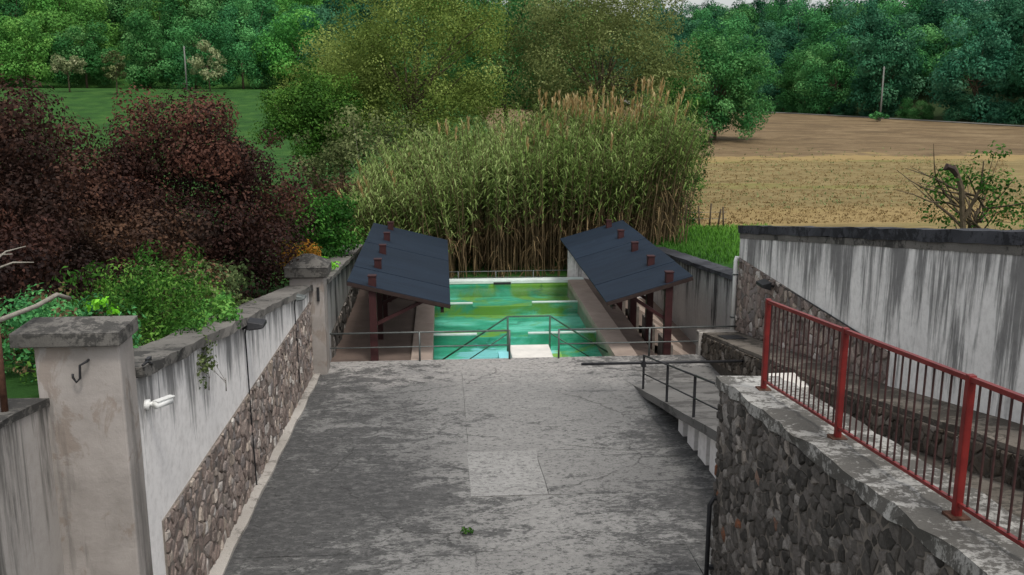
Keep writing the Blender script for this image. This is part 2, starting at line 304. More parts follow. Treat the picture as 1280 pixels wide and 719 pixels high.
class MB:
    def __init__(s): s.v = []; s.f = []; s.var = []; s.uvs = None
    def add(s, vs, fs, var=0.5):
        o = len(s.v); s.v += [tuple(x) for x in vs]; s.f += [tuple(i + o for i in f) for f in fs]; s.var += [var] * len(fs); return s
    def hexa(s, b, t, var=0.5):   # bottom four, top four (ccw from above)
        return s.add(list(b) + list(t), [(3, 2, 1, 0), (4, 5, 6, 7), (0, 1, 5, 4), (1, 2, 6, 5), (2, 3, 7, 6), (3, 0, 4, 7)], var)
    def box(s, x0, x1, y0, y1, z0, z1, var=0.5):
        return s.hexa([(x0, y0, z0), (x1, y0, z0), (x1, y1, z0), (x0, y1, z0)], [(x0, y0, z1), (x1, y0, z1), (x1, y1, z1), (x0, y1, z1)], var)
    def tube(s, pts, rad, n=8, cap=True, var=0.5):
        pts = [Vector(p) for p in pts]; rads = rad if isinstance(rad, (list, tuple)) else [rad] * len(pts)
        vs = []; up = Vector((0, 0, 1)); prev = None
        for i, p in enumerate(pts):
            d = (pts[min(i + 1, len(pts) - 1)] - pts[max(i - 1, 0)]).normalized()
            a = d.cross(up if abs(d.z) < 0.95 else Vector((1, 0, 0))).normalized() if prev is None else (prev - d * prev.dot(d)).normalized()
            prev = a; b = d.cross(a)
            for k in range(n):
                th = 2 * math.pi * k / n; vs.append(p + (a * math.cos(th) + b * math.sin(th)) * rads[i])
        fs = []
        for i in range(len(pts) - 1):
            for k in range(n): fs.append((i * n + k, i * n + (k + 1) % n, (i + 1) * n + (k + 1) % n, (i + 1) * n + k))
        if cap: fs.append(tuple(range(n - 1, -1, -1))); fs.append(tuple((len(pts) - 1) * n + k for k in range(n)))
        return s.add(vs, fs, var)
    def bar(s, a, b, w, h=None):   # square bar between two points
        h = h or w; a = Vector(a); b = Vector(b); d = (b - a).normalized()
        x = d.cross(Vector((0, 0, 1)) if abs(d.z) < 0.95 else Vector((0, 1, 0))).normalized() * (w / 2); y = x.cross(d).normalized() * (h / 2)
        return s.hexa([a - x - y, a + x - y, b + x - y, b - x - y], [a - x + y, a + x + y, b + x + y, b - x + y])
    def build(s, name, mat, parent=None, smooth=False, uvf=None, bevel=0):
        base = BASE[parent.name] if parent is not None else Vector((0, 0, 0))
        uv = [uvf(*p) for p in s.v] if uvf else None
        v = [(p[0] - base.x, p[1] - base.y, p[2] - base.z) for p in s.v]
        me = raw_mesh(name, v, s.f, mat, smooth, s.var, uv)
        o = link(name, me, parent)
        if bevel:
            m = o.modifiers.new('bevel', 'BEVEL'); m.width = bevel; m.segments = 2; m.limit_method = 'ANGLE'
        return o
def top(name, mb, mat, label, cat, group=None, **kw): return tag(mb.build(name, mat, None, **kw), label, cat, group)

def run(fx0, fx1, fz0, fz1, ys, seed=0, j=0.0):
    """solid that runs along Y with a section that changes: lists of x0,x1,z0,z1 as functions of y, edges jittered"""
    r = random.Random(seed); m = MB(); vs = []
    for y in ys:
        q = [(fx0(y), fz0(y)), (fx1(y), fz0(y)), (fx1(y), fz1(y)), (fx0(y), fz1(y))]
        vs += [(x + r.uniform(-j, j), y, z + r.uniform(-j, j)) for x, z in q]
    n = len(ys); fs = [(0, 1, 2, 3), tuple(4 * (n - 1) + k for k in (3, 2, 1, 0))]
    for i in range(n - 1):
        a = 4 * i; b = a + 4
        for k in range(4): fs.append((a + k, b + k, b + (k + 1) % 4, a + (k + 1) % 4))
    return m.add(vs, fs)
def frange(a, b, d):
    n = max(1, int(round((b - a) / d))); return [a + (b - a) * i / n for i in range(n + 1)]
K = lambda c: (lambda y: c)

# rubble: irregular cells of a jittered grid, cut by their bisectors
def clip(poly, px, py, nx, ny):
    out = []; n = len(poly)
    for i in range(n):
        a = poly[i]; b = poly[(i + 1) % n]
        da = (a[0] - px) * nx + (a[1] - py) * ny; db = (b[0] - px) * nx + (b[1] - py) * ny
        if da <= 0: out.append(a)
        if (da < 0 < db) or (db < 0 < da):
            q = da / (da - db); out.append((a[0] + (b[0] - a[0]) * q, a[1] + (b[1] - a[1]) * q))
    return out
def rubble(poly, su, sv, to3, nrm, mat, parent, seed, near=None, limit=300, joint=0.012, proud=(0.012, 0.05)):
    """poly: convex outline in (u,v), counter-clockwise; near(u,v): smaller = shows larger"""
    r = random.Random(seed); us = [p[0] for p in poly]; vs_ = [p[1] for p in poly]
    nu = int((max(us) - min(us)) / su) + 3; nv = int((max(vs_) - min(vs_)) / sv) + 3
    S = {}
    for i in range(-1, nu):
        for k in range(-1, nv):
            if r.random() < 0.3: continue
            S[(i, k)] = (min(us) + (i + 0.5 * (k % 2) + r.uniform(-0.43, 0.43)) * su, min(vs_) + (k + r.uniform(-0.43, 0.43)) * sv)
    cells = []
    edges = [(poly[i], poly[(i + 1) % len(poly)]) for i in range(len(poly))]
    for (i, k), (u, v) in S.items():
        c = [(u - 2 * su, v - 2 * sv), (u + 2 * su, v - 2 * sv), (u + 2 * su, v + 2 * sv), (u - 2 * su, v + 2 * sv)]
        for di in (-2, -1, 0, 1, 2):
            for dk in (-2, -1, 0, 1, 2):
                o = S.get((i + di, k + dk))
                if o is None or (di == 0 and dk == 0): continue
                c = clip(c, (u + o[0]) / 2, (v + o[1]) / 2, o[0] - u, o[1] - v)
                if len(c) < 3: break
            if len(c) < 3: break
        for a, b in edges:
            if len(c) < 3: break
            c = clip(c, a[0], a[1], b[1] - a[1], -(b[0] - a[0]))
        if len(c) < 3: continue
        ar = 0.5 * abs(sum(c[q][0] * c[(q + 1) % len(c)][1] - c[(q + 1) % len(c)][0] * c[q][1] for q in range(len(c))))
        if ar < 0.12 * su * sv: continue
        cells.append(c)
    key = near or (lambda u, v: 0)
    cells.sort(key=lambda c: key(sum(p[0] for p in c) / len(c), sum(p[1] for p in c) / len(c)))
    nv3 = Vector(nrm); rest = MB()
    for idx, c in enumerate(cells):
        cu = sum(p[0] for p in c) / len(c); cv = sum(p[1] for p in c) / len(c); n = len(c)
        size = max(0.03, min(max(p[0] for p in c) - min(p[0] for p in c), max(p[1] for p in c) - min(p[1] for p in c)))
        k0 = max(0.5, 1 - 2 * joint / size); h = r.uniform(*proud); tu, tv = r.uniform(-0.25, 0.25), r.uniform(-0.25, 0.25)
        ring = lambda k, d: [to3(cu + (p[0] - cu) * k, cv + (p[1] - cv) * k) + nv3 * (d + (p[0] - cu) * tu * (d > 0.01) * k * 0.5 + (p[1] - cv) * tv * (d > 0.01) * k * 0.5) for p in c]
        v = ring(k0, -0.02) + ring(k0 * 0.93, h * 0.6) + ring(k0 * 0.66, h)
        f = []
        for a in range(n):
            b = (a + 1) % n; f += [(a, b, n + b, n + a), (n + a, n + b, 2 * n + b, 2 * n + a)]
        f.append(tuple(2 * n + a for a in range(n)))
        m = MB() if idx < limit else rest
        m.add(v, f, r.random())
        if idx < limit: m.build('stone', mat, parent)
    if rest.v: tag(rest.build('small_stones', mat, parent), kind='stuff')

# ------------------------------------------------------------------ foliage
def leaf_mesh(name, C, Nn, size, mat, seed, aspect=0.55, var=None, fold=0.18):
    rg = np.random.default_rng(seed); n = len(C)
    Nn = Nn / np.maximum(1e-6, np.linalg.norm(Nn, axis=1, keepdims=True))
    t_ = rg.normal(size=(n, 3)); t_ -= Nn * (t_ * Nn).sum(1, keepdims=True); t_ /= np.maximum(1e-6, np.linalg.norm(t_, axis=1, keepdims=True))
    b_ = np.cross(Nn, t_); s = (np.asarray(size) * np.ones(n))[:, None]
    V = np.empty((n, 4, 3)); V[:, 0] = C - t_ * s * 0.5; V[:, 1] = C + b_ * s * aspect * 0.5 + Nn * s * fold * 0.3; V[:, 2] = C + t_ * s * 0.5 - Nn * s * fold; V[:, 3] = C - b_ * s * aspect * 0.5 + Nn * s * fold * 0.3
    me = bpy.data.meshes.new(name); me.vertices.add(4 * n); me.vertices.foreach_set('co', V.astype(np.float32).ravel())
    me.loops.add(4 * n); me.loops.foreach_set('vertex_index', np.arange(4 * n, dtype=np.int32))
    me.polygons.add(n); me.polygons.foreach_set('loop_start', np.arange(0, 4 * n, 4, dtype=np.int32))
    me.materials.append(M[mat]); me.update(calc_edges=True)
    a = me.attributes.new('var', 'FLOAT', 'FACE'); a.data.foreach_set('value', (rg.random(n) if var is None else np.clip(var, 0, 1)).astype(np.float32))
    return me
def crown_pts(rad, ncl, rcl, per, seed, low=-0.55, fill=0.5, rough=0.25):
    """clump centres through an uneven ellipsoid; returns leaf centres, normals, per-leaf tone, clump centres"""
    rg = np.random.default_rng(seed); rad = np.array(rad); P = []; Nr = []; Vv = []; CC = []
    while len(CC) < ncl:
        d = rg.normal(size=3); d /= np.linalg.norm(d)
        if d[2] < low: continue
        k = (fill + (1 - fill) * rg.random() ** 0.6) * (1 + rg.uniform(-rough, rough) * 0.6)
        CC.append(d * k * rad)
    for c in CC:
        r = rg.uniform(*rcl); n = int(per * (r / rcl[1]) ** 2) + 4
        d = rg.normal(size=(n, 3)); d /= np.linalg.norm(d, axis=1, keepdims=True)
        q = r * (0.45 + 0.6 * rg.random((n, 1)) ** 0.6) * np.array([1, 1, 0.8])
        P.append(c + d * q); Nr.append(d + rg.normal(size=(n, 3)) * 0.33 + np.array([0, 0, 0.3])); tone = rg.normal(0.48, 0.22); Vv.append(rg.normal(tone, 0.1, n))  # random clump tone, spread widened so the colour imitates lit and shaded clumps
    return np.vstack(P), np.vstack(Nr), np.concatenate(Vv), CC
def trunk_mb(h, r, tips, seed, n=7, stems=1):
    rd = random.Random(seed); m = MB()
    for s in range(stems):
        ox, oy = (0, 0) if stems == 1 else (rd.uniform(-0.25, 0.25), rd.uniform(-0.25, 0.25))
        a = Vector((ox, oy, -0.3)); lean = Vector((rd.uniform(-.12, .12) * h, rd.uniform(-.12, .12) * h, h))
        pts = [a, a + Vector((lean.x * .2, lean.y * .2, h * .35)), a + Vector((lean.x * .6, lean.y * .5, h * .7)), a + lean]
        m.tube(pts, [r, r * .8, r * .6, r * .35], n)
        for tp in tips[s::stems]:
            tp = Vector(tp); k = rd.uniform(0.3, 0.9); st = pts[1].lerp(pts[3], k); md = st.lerp(tp, .5) + Vector((0, 0, rd.uniform(-.05, .12) * h))
            m.tube([st, md, tp], [r * .35, r * .22, r * .07], 5, cap=False)
    return m
def tree_proto(name, mat, rad, trunk_h, seed, ncl=45, rcl=(0.7, 1.3), per=80, leaf=0.5, cz=None, bark='bark', tr=0.22, low=-0.55, fill=0.5, limbs=12, stems=1, rough=0.25, aspect=0.6):
    P, Nn, vv, CC = crown_pts(rad, ncl, rcl, per, seed, low, fill, rough)
    cz = cz if cz is not None else trunk_h + rad[2] * 0.6
    P = P + np.array([0, 0, cz])
    rg = np.random.default_rng(seed + 1)
    cm = leaf_mesh(name + '_crown', P, Nn, leaf * (0.7 + 0.6 * rg.random(len(P))), mat, seed, aspect, vv)
    tips = [tuple(np.array(c) * 0.92 + np.array([0, 0, cz])) for c in CC[:limbs]]
    tm = trunk_mb(cz, tr, tips, seed, stems=stems)
    return cm, raw_mesh(name + '_trunk', tm.v, tm.f, bark, True, tm.var)
def plant(name, proto, loc, label, cat, group=None, rz=0.0, sc=1.0, crown='crown', stem='trunk'):
    e = empty(name, loc, label, cat, group); e.rotation_euler = (0, 0, rz); e.scale = (sc, sc, sc) if not isinstance(sc, tuple) else sc
    for n, me in ((stem, proto[1]), (crown, proto[0])): o = bpy.data.objects.new(n, me); COL.objects.link(o); o.parent = e
    return e

# ------------------------------------------------------------------ heights
def lin(y, *pts):
    if y <= pts[0][0]: a, b = pts[0], pts[1]
    elif y >= pts[-1][0]: a, b = pts[-2], pts[-1]
    else:
        for a, b in zip(pts, pts[1:]):
            if a[0] <= y <= b[0]: break
    return a[1] + (b[1] - a[1]) * (y - a[0]) / (b[0] - a[0])
rampz = lambda y: 0.0527 * max(0.0, 23.9 - y)
LTOP = lambda y: 2.42 + 0.149 * (23.5 - y)              # left wall, top of coping
RTOP = lambda y: 3.57 + 0.148 * (25.0 - y)              # right wall, top of coping
PTOP = lambda y: 2.14 - 0.103 * (y - 25.3)              # low walls beside the pool
WTOP = lambda y: 4.02 + 0.1024 * (10.15 - y)            # wall under the red railing
SIDE = lambda y: 0.10 + 0.2085 * (22.2 - y)             # side path that climbs beside the ramp
LEDGE = lambda y: lin(y, (4, 4.2), (12, 2.78), (16, 2.03), (25.1, 0.62))
LX, RX = -3.4, 8.0
def sstep(a, b, x):
    t_ = min(1, max(0, (x - a) / (b - a))); return t_ * t_ * (3 - 2 * t_)
def land(x, y):
    far = 0.25 * math.sin(x * 0.05) + 0.2 * math.sin(y * 0.04 + 1)
    far += 5.0 * sstep(95, 195, y) * sstep(25, -25, x)                       # meadow climbs on the left
    dl = (y + 2.5 * max(0, x) - 372) / 2.69 if x > 0 else (y - 205 - 0)
    dl = max(dl, y - 260 + 0) if x > 0 else dl
    hill = sstep(0, 40, dl) * 3 + max(0, min(dl, 150) - 6) * 0.2 + max(0, min(dl, 400) - 150) * 0.05
    far += hill * (1.0 + 0.35 * sstep(30, -60, x))
    if y > 80: return far
    if -3.6 < x < 8.2 and y < 36.3: return -1.7
    if x > -4.7 and x < 8.2 and y < 10.1: return -1.7
    if x <= -3.6:
        near = (min(LTOP(max(y, 6)), 4.9) - 0.35) if y < 24.2 else lin(y, (24.2, 2.0), (36, 1.0), (48, 0.3))
        k = sstep(24, 60, y) * 0.8 + 0.2 * sstep(-12, -30, x)
        return near * (1 - min(1, k)) + (far + 0.4) * min(1, k)
    if x >= 8.2:
        near = (min(RTOP(max(y, 6)), 5.6) - 0.75) if y < 25 else lin(y, (25, 1.75), (36, 0.95), (45, 0.7))
        k = sstep(9, 20, x) * 0.9
        near = near * (1 - k) + 0.75 * k
        k = sstep(36, 70, y); return near * (1 - k) + far * k
    k = sstep(36.3, 44, y); return -0.45 * (1 - k) + (far + 0.1) * k

# ------------------------------------------------------------------ ground and lane
xs = sorted(set([round(v, 3) for v in np.concatenate([np.linspace(-900, -60, 22), np.linspace(-60, -12, 25), np.linspace(-11, -5, 13), [-4.72, -4.68, -4.4, -4.1, -3.62, -3.58], np.linspace(0, 8, 5), [8.18, 8.22], np.linspace(9, 30, 22), np.linspace(32, 130, 40), np.linspace(150, 900, 20)])]))
ys = sorted(set([round(v, 3) for v in np.concatenate([np.linspace(-60, 0, 7), np.linspace(2, 36, 35), [10.06, 10.3, 36.28, 36.32], np.linspace(37, 80, 44), np.linspace(83, 230, 50), np.linspace(240, 500, 27), np.linspace(560, 1800, 12)])]))
v = [(x, y, land(x, y)) for y in ys for x in xs]; nx = len(xs)
f = [(j * nx + i, j * nx + i + 1, (j + 1) * nx + i + 1, (j + 1) * nx + i) for j in range(len(ys) - 1) for i in range(nx - 1)]
tag(link('ground', raw_mesh('ground', v, f, 'land', True)), kind='structure')
m = MB(); pts = [(30, 292), (50, 243), (62, 214), (71.5, 190.5), (80, 168), (90, 143.5), (100, 119), (118, 74)]
vs_ = []
for x, y in pts:
    z = max(land(x, y), land(x + 2, y + 1), land(x - 1, y - 1)) + 0.10
    vs_ += [(x - 1.2, y - 0.5, z), (x + 1.4, y + 0.6, z)]
m.add(vs_, [(2 * i, 2 * i + 1, 2 * i + 3, 2 * i + 2) for i in range(len(pts) - 1)])
tag(m.build('lane', 'road_grey'), kind='structure')

# ------------------------------------------------------------------ ramp, deck, side path
rb = MB(); YS = [-6, 23.9]
rb.hexa([(-3.9, -6, -1.6), (5.0, -6, -1.6), (5.0, 23.88, -1.6), (-3.9, 23.88, -1.6)], [(-3.9, -6, rampz(-6) - 0.018), (5.0, -6, rampz(-6) - 0.018), (5.0, 23.88, -0.018), (-3.9, 23.88, -0.018)])
ramp = tag(rb.build('ramp', 'ramp_concrete'), kind='structure'); BASE[ramp.name] = Vector((0, 0, 0))
def slab(x0, x1, y0, y1, mat='ramp_concrete', dz=0.0):
    g = 0.005; x0 += g; x1 -= g; y0 += g; y1 -= g; t_ = 0.09
    r = random.Random(int(x0 * 71 + y0 * 13)); n = max(2, int((y1 - y0) / 0.6)); k = max(2, int((x1 - x0) / 0.6)); mm = MB(); vv = []; ff = []
    for j in range(n + 1):
        for i in range(k + 1):
            y = y0 + (y1 - y0) * j / n; x = x0 + (x1 - x0) * i / k
            ed = 0.012 if (i in (0, k) or j in (0, n)) else 0.0
            vv.append((x + r.uniform(-1, 1) * ed, y + r.uniform(-1, 1) * ed, rampz(y) + dz + r.uniform(-0.006, 0.006)))
    for j in range(n):
        for i in range(k): a = j * (k + 1) + i; ff.append((a, a + 1, a + k + 2, a + k + 1))
    per = [i for i in range(k + 1)] + [j * (k + 1) + k for j in range(1, n + 1)] + [n * (k + 1) + i for i in range(k - 1, -1, -1)] + [j * (k + 1) for j in range(n - 1, 0, -1)]
    o = len(vv); vv += [(vv[q][0], vv[q][1], vv[q][2] - t_) for q in per]
    for q in range(len(per)): a = per[q]; b = per[(q + 1) % len(per)]; ff.append((b, a, o + q, o + (q + 1) % len(per)))
    mm.add(vv, ff); return mm.build('concrete_slab', mat, ramp, smooth=False)
slab(-3.2, 0.42, 13.2, 23.9); slab(-3.2, 0.40, 3, 13.2)
slab(0.42, 4.98, 17.62, 23.9); slab(0.40, 1.74, 15.3, 17.62, 'patch_concrete', 0.006); slab(1.74, 4.98, 15.3, 17.62); slab(0.40, 4.98, 13.15, 15.3)
slab(0.40, 3.6, 3, 13.15); slab(3.6, 4.98, 11.0, 13.15)
kb = run(K(-3.42), lambda y: -3.19 + 0.012 * math.sin(y * 3.1), lambda y: rampz(y) - 0.3, lambda y: rampz(y) + 0.05, frange(3, 23.9, 0.45), 3, 0.01)
tag(kb.build('kerb', 'kerb_concrete'), kind='structure')
# deck at the foot of the ramp and the pool surround
dk = MB(); dk.box(-3.6, 7.3, 23.9, 25.05, -1.6, 0.0)
deck = tag(dk.build('pool_deck', 'ramp_concrete', bevel=0.015), kind='structure'); BASE[deck.name] = Vector((0, 0, 0))
mc = MB(); mc.box(2.0, 2.95, 24.05, 24.6, -0.02, 0.008); mc.build('cover_slab', 'ramp_concrete', deck)
dt = MB(); dt.box(4.99, 7.2, 21.0, 23.89, -1.6, -0.004); tag(dt.build('landing', 'path_concrete'), kind='structure')

sp = run(lambda y: 4.6 if y > 10.9 else 4.02, K(7.2), lambda y: SIDE(y) - 0.17, SIDE, frange(13.4, 22.6, 0.65), 5, 0.008)
path = tag(sp.build('side_path', 'path_concrete'), kind='structure')
sp2 = run(lambda y: 4.6 if y > 10.9 else 4.02, K(7.2), lambda y: SIDE(y) - 0.17, lambda y: SIDE(y) - .004, frange(3, 10.88, 0.9) + frange(10.92, 13.4, 0.65), 5, 0.008)
tag(sp2.build('upper_path', 'ledge_concrete'), kind='structure')
# wall below the side path: pale piers on a dark wall
e = empty('path_support', (4.9, 16, 0.4), 'low plastered support wall with pale piers under the climbing side path', 'wall')
run(K(4.98), K(5.25), K(-0.1), lambda y: SIDE(y) - 0.17, frange(11, 21.4, 1.3)).build('wall', 'mortar_dark', e)
for y0, y1 in ((14.2, 14.75), (14.95, 15.55), (15.72, 16.25), (16.5, 17.05), (17.35, 17.85), (18.2, 18.6)):
    run(K(4.82), K(5.0), lambda y: rampz(y) - 0.1, lambda y: SIDE(y) - 0.168, [y0, y1]).build('pier', 'plaster_left', e, uvf=lambda x, y, z: (y, 3 - z))

# ------------------------------------------------------------------ left boundary wall
def plaster_uv(topf, along='y'): return lambda x, y, z: ((y if along == 'y' else x), topf(y) - z)
e = empty('boundary_wall', (-3.6, 17, 0), 'white plastered boundary wall with rubble stone lower part left of the ramp', 'wall')
LW = e
run(K(-3.8), K(LX), K(-0.6), lambda y: LTOP(y) - 0.13, frange(10.38, 24.0, 1.2)).build('plaster', 'plaster_left', e, uvf=plaster_uv(lambda y: LTOP(y) - 0.13))
run(K(-3.92), K(-3.30), lambda y: LTOP(y) - 0.13, LTOP, frange(10.42, 23.95, 0.33), 8, 0.018).build('coping', 'coping_concrete', e)
stz = lambda y: lin(y, (10.78, 2.32), (24.1, 1.93))
mp = MB(); pv = [(LX + 0.008, 10.85, rampz(10.85) - 0.2), (LX + 0.008, 23.9, -0.2), (LX + 0.008, 23.9, stz(23.9)), (LX + 0.008, 10.85, stz(10.85))]
mp.hexa([(-3.5, 10.85, rampz(10.85) - .2), (LX + .021, 10.85, rampz(10.85) - .2), (LX + .021, 23.9, -.2), (-3.5, 23.9, -.2)], [(-3.5, 10.85, stz(10.85)), (LX + .021, 10.85, stz(10.85)), (LX + .021, 23.9, stz(23.9)), (-3.5, 23.9, stz(23.9))])
pn = mp.build('mortar_panel', 'mortar', e)
rubble([(10.85, 0.6), (23.88, -0.05), (23.88, stz(23.88)), (10.85, stz(10.85))], 0.135, 0.155, lambda u, v: Vector((LX + 0.012, u, v)), (1, 0, 0), 'stone_pink', pn, 1, near=lambda u, v: u - 0.3 * v, joint=0.004, proud=(0.012, 0.042))

# near pillar of the left wall and the lower wall in front of it
e = empty('gate_pillar', (-3.85, 10.3, 0), 'broad plastered pillar with flat dark concrete cap and a hook', 'pillar')
MB().box(-4.27, -3.40, 9.94, 10.40, -0.4, 4.77).build('shaft', 'plaster_pillar', e, bevel=0.02)
cp = MB(); cx0, cx1, cy0, cy1 = -4.46, -3.36, 9.84, 10.5
cp.hexa([(cx0, cy0, 4.765), (cx1, cy0, 4.765), (cx1, cy1, 4.765), (cx0, cy1, 4.765)], [(cx0, cy0, 4.91), (cx1, cy0, 4.91), (cx1, cy1, 4.93), (cx0, cy1, 4.93)])
cp.add([(cx0, cy0, 4.911), (cx1, cy0, 4.911), (cx1, cy1, 4.931), (cx0, cy1, 4.931), (-3.88, 10.26, 4.985)], [(0, 1, 4), (1, 2, 4), (2, 3, 4), (3, 0, 4)])
cp.build('cap', 'coping_concrete', e, bevel=0.012)
hk = MB(); hk.tube([(-3.72, 9.96, 4.60), (-3.72, 9.88, 4.60), (-3.79, 9.87, 4.56), (-3.80, 9.87, 4.42), (-3.84, 9.87, 4.38), (-3.87, 9.87, 4.43), (-3.87, 9.87, 4.47)], 0.013, 6); hk.build('hook', 'iron_black', e, True)
LOW = lambda y: 4.17 + 0.13 * (9.69 - y)
e = empty('low_wall', (-4.5, 7, 0), 'low streaked grey wall beside the broad pillar carrying a rusty post', 'wall')
run(K(-4.75), K(-4.2), K(-0.4), lambda y: LOW(y) - 0.02, frange(3, 9.97, 0.9)).build('plaster', 'plaster_grey', e, uvf=plaster_uv(LOW))
run(K(-4.85), K(-4.17), lambda y: LOW(y) - 0.02, lambda y: LOW(y) + 0.05, frange(3, 9.96, 0.4), 4, 0.012).build('coping', 'coping_concrete', e)
e = empty('old_railing', (-4.3, 9, 4.25), 'rusty iron post with bent grey pipe handrail on the low wall', 'railing')
MB().tube([(-4.33, 9.3, LOW(9.3)), (-4.32, 9.32, 5.32)], 0.035, 8).build('post', 'rust', e, True)
MB().tube([(-4.35, 5.0, 5.65), (-4.33, 8.2, 5.30), (-4.33, 9.33, 5.18), (-4.38, 10.4, 5.08), (-4.36, 10.9, 5.09), (-4.3, 11.1, 5.0)], 0.026, 8).build('handrail', 'bark_grey', e, True)
MB().tube([(-4.33, 6.4, LOW(6.4)), (-4.33, 6.4, 5.48)], 0.035, 8).build('post', 'rust', e, True)

# far pillar
e = empty('gate_pillar', (-3.44, 24.2, 0), 'slim pillar with low pyramid cap at the foot of the ramp', 'pillar')
MB().box(-3.88, -3.03, 23.92, 24.62, -0.4, 2.56).build('shaft', 'plaster_pillar', e, bevel=0.02)
c_ = MB(); c_.box(-3.98, -2.9, 23.8, 24.76, 2.56, 2.82); c_.build('cap_slab', 'coping_concrete', e, bevel=0.03)
c_ = MB(); c_.add([(-3.99, 23.79, 2.82), (-2.89, 23.79, 2.82), (-2.89, 24.77, 2.82), (-3.99, 24.77, 2.82), (-3.55, 24.28, 3.10), (-3.33, 24.28, 3.10)], [(3, 2, 1, 0), (0, 1, 5, 4), (1, 2, 5), (2, 3, 4, 5), (3, 0, 4)]); c_.build('cap', 'coping_concrete', e)
MB().box(-3.2, -3.14, 23.86, 23.93, 1.95, 2.3).build('hinge', 'iron_black', e)

# left wall beside the pool
LP = lambda y: 2.28 - 0.09 * (y - 25)
e = empty('boundary_wall', (-3.3, 30, 0), 'stained low wall behind the left wash shed beside the pool', 'wall')
run(K(-3.6), K(-3.1), K(-1.2), lambda y: LP(y) - 0.12, frange(24.6, 36.0, 1.2)).build('plaster', 'plaster_pool', e, uvf=plaster_uv(lambda y: LP(y) - 0.1))
run(K(-3.72), K(-3.02), lambda y: LP(y) - 0.12, LP, frange(24.6, 36.05, 0.4), 9, 0.015).build('coping', 'coping_concrete', e)
pn = MB().box(-3.3, -3.09, 25.6, 35.9, -0.6, 0.62).build('mortar_panel', 'mortar_dark', e)
rubble([(25.62, -0.1), (35.88, -0.1), (35.88, 0.62), (25.62, 0.62)], 0.3, 0.24, lambda u, v: Vector((-3.088, u, v)), (1, 0, 0), 'stone_grey', pn, 6, near=lambda u, v: u, proud=(0.02, 0.06))

# ------------------------------------------------------------------ right boundary wall, ledge, block
e = empty('boundary_wall', (8.2, 15, 0), 'tall white plastered boundary wall with dark vertical streaks on the right', 'wall')
run(K(RX), K(8.45), K(-0.8), lambda y: RTOP(y) - 0.22, frange(2, 25.1, 1.2)).build('plaster', 'plaster_right', e, uvf=plaster_uv(lambda y: RTOP(y) - 0.3))
run(K(RX - 0.05), K(8.55), lambda y: RTOP(y) - 0.20, RTOP, frange(2, 25.15, 0.4), 12, 0.02).build('coping', 'coping_black', e)
run(K(RX - 0.015), K(8.2), lambda y: RTOP(y) - 0.34, lambda y: RTOP(y) - 0.2, frange(2, 25.12, 0.4), 13, 0.006).build('coping_band', 'coping_concrete', e)
mp = MB(); A = (16.1, 25.08)
mp.hexa([(RX - .01, A[0], LEDGE(A[0]) - .3), (8.1, A[0], LEDGE(A[0]) - .3), (8.1, A[1], LEDGE(A[1]) - .3), (RX - .01, A[1], LEDGE(A[1]) - .3)], [(RX - .01, A[0], 2.63), (8.1, A[0], 2.63), (8.1, A[1], 2.70), (RX - .01, A[1], 2.70)])
pn = mp.build('mortar_panel', 'mortar', e)
rubble([(-25.06, LEDGE(25.06)), (-16.12, LEDGE(16.12)), (-16.12, 2.63), (-25.06, 2.70)], 0.19, 0.19, lambda u, v: Vector((RX - 0.012, -u, v)), (-1, 0, 0), 'stone_pink', pn, 3, near=lambda u, v: -u, proud=(0.01, 0.04))

e = empty('stone_ledge', (7.5, 15, 0.5), 'long stone-faced ledge climbing along the foot of the streaked wall', 'ledge')
LE = e
run(K(7.05), K(8.02), K(-0.8), LEDGE, frange(3, 16, 0.7) + frange(16.4, 25.1, 0.6), 21, 0.012).build('ledge_top', 'ledge_concrete', e)
for (ya, yb, sd_) in ((6, 16.0, 31), (16.0, 25.08, 32)):
    pn = run(K(7.04), K(7.3), lambda y: -0.6, lambda y: LEDGE(y) - 0.06, [ya, yb]).build('mortar_panel', 'mortar_dark', e)
    rubble([(-yb, max(-0.05, SIDE(yb) - 0.1)), (-ya, SIDE(ya) - 0.1), (-ya, LEDGE(ya) - 0.07), (-yb, LEDGE(yb) - 0.07)], 0.19, 0.16, lambda u, v: Vector((7.035, -u, v)), (-1, 0, 0), 'stone_brown', pn, sd_, near=lambda u, v: -u, limit=200, proud=(0.01, 0.04))
MB().hexa([(7.2, 23.3, LEDGE(23.3) - .1), (7.75, 23.3, LEDGE(23.3) - .1), (7.75, 24.1, LEDGE(24.1) - .1), (7.2, 24.1, LEDGE(24.1) - .1)], [(7.2, 23.3, LEDGE(23.3) + .016), (7.75, 23.3, LEDGE(23.3) + .016), (7.75, 24.1, LEDGE(24.1) + .016), (7.2, 24.1, LEDGE(24.1) + .016)]).build('dark_hole', 'iron_black', e)  # black plate on the ledge paints the shade inside an open square hole
MB().box(6.93, 8.0, 24.92, 25.2, -0.6, 0.66).build('end_kerb', 'kerb_concrete', e, bevel=0.02)
e = empty('bench_slab', (7.2, 17.7, 1.2), 'pale concrete slab on a block crossing the side path by the ledge', 'bench')
MB().box(6.45, 7.99, 17.25, 18.15, 1.5, 1.64).build('seat_slab', 'white_concrete', e, bevel=0.02)
MB().box(6.55, 7.6, 17.33, 18.05, 0.6, 1.5).build('base_block', 'ledge_concrete', e)

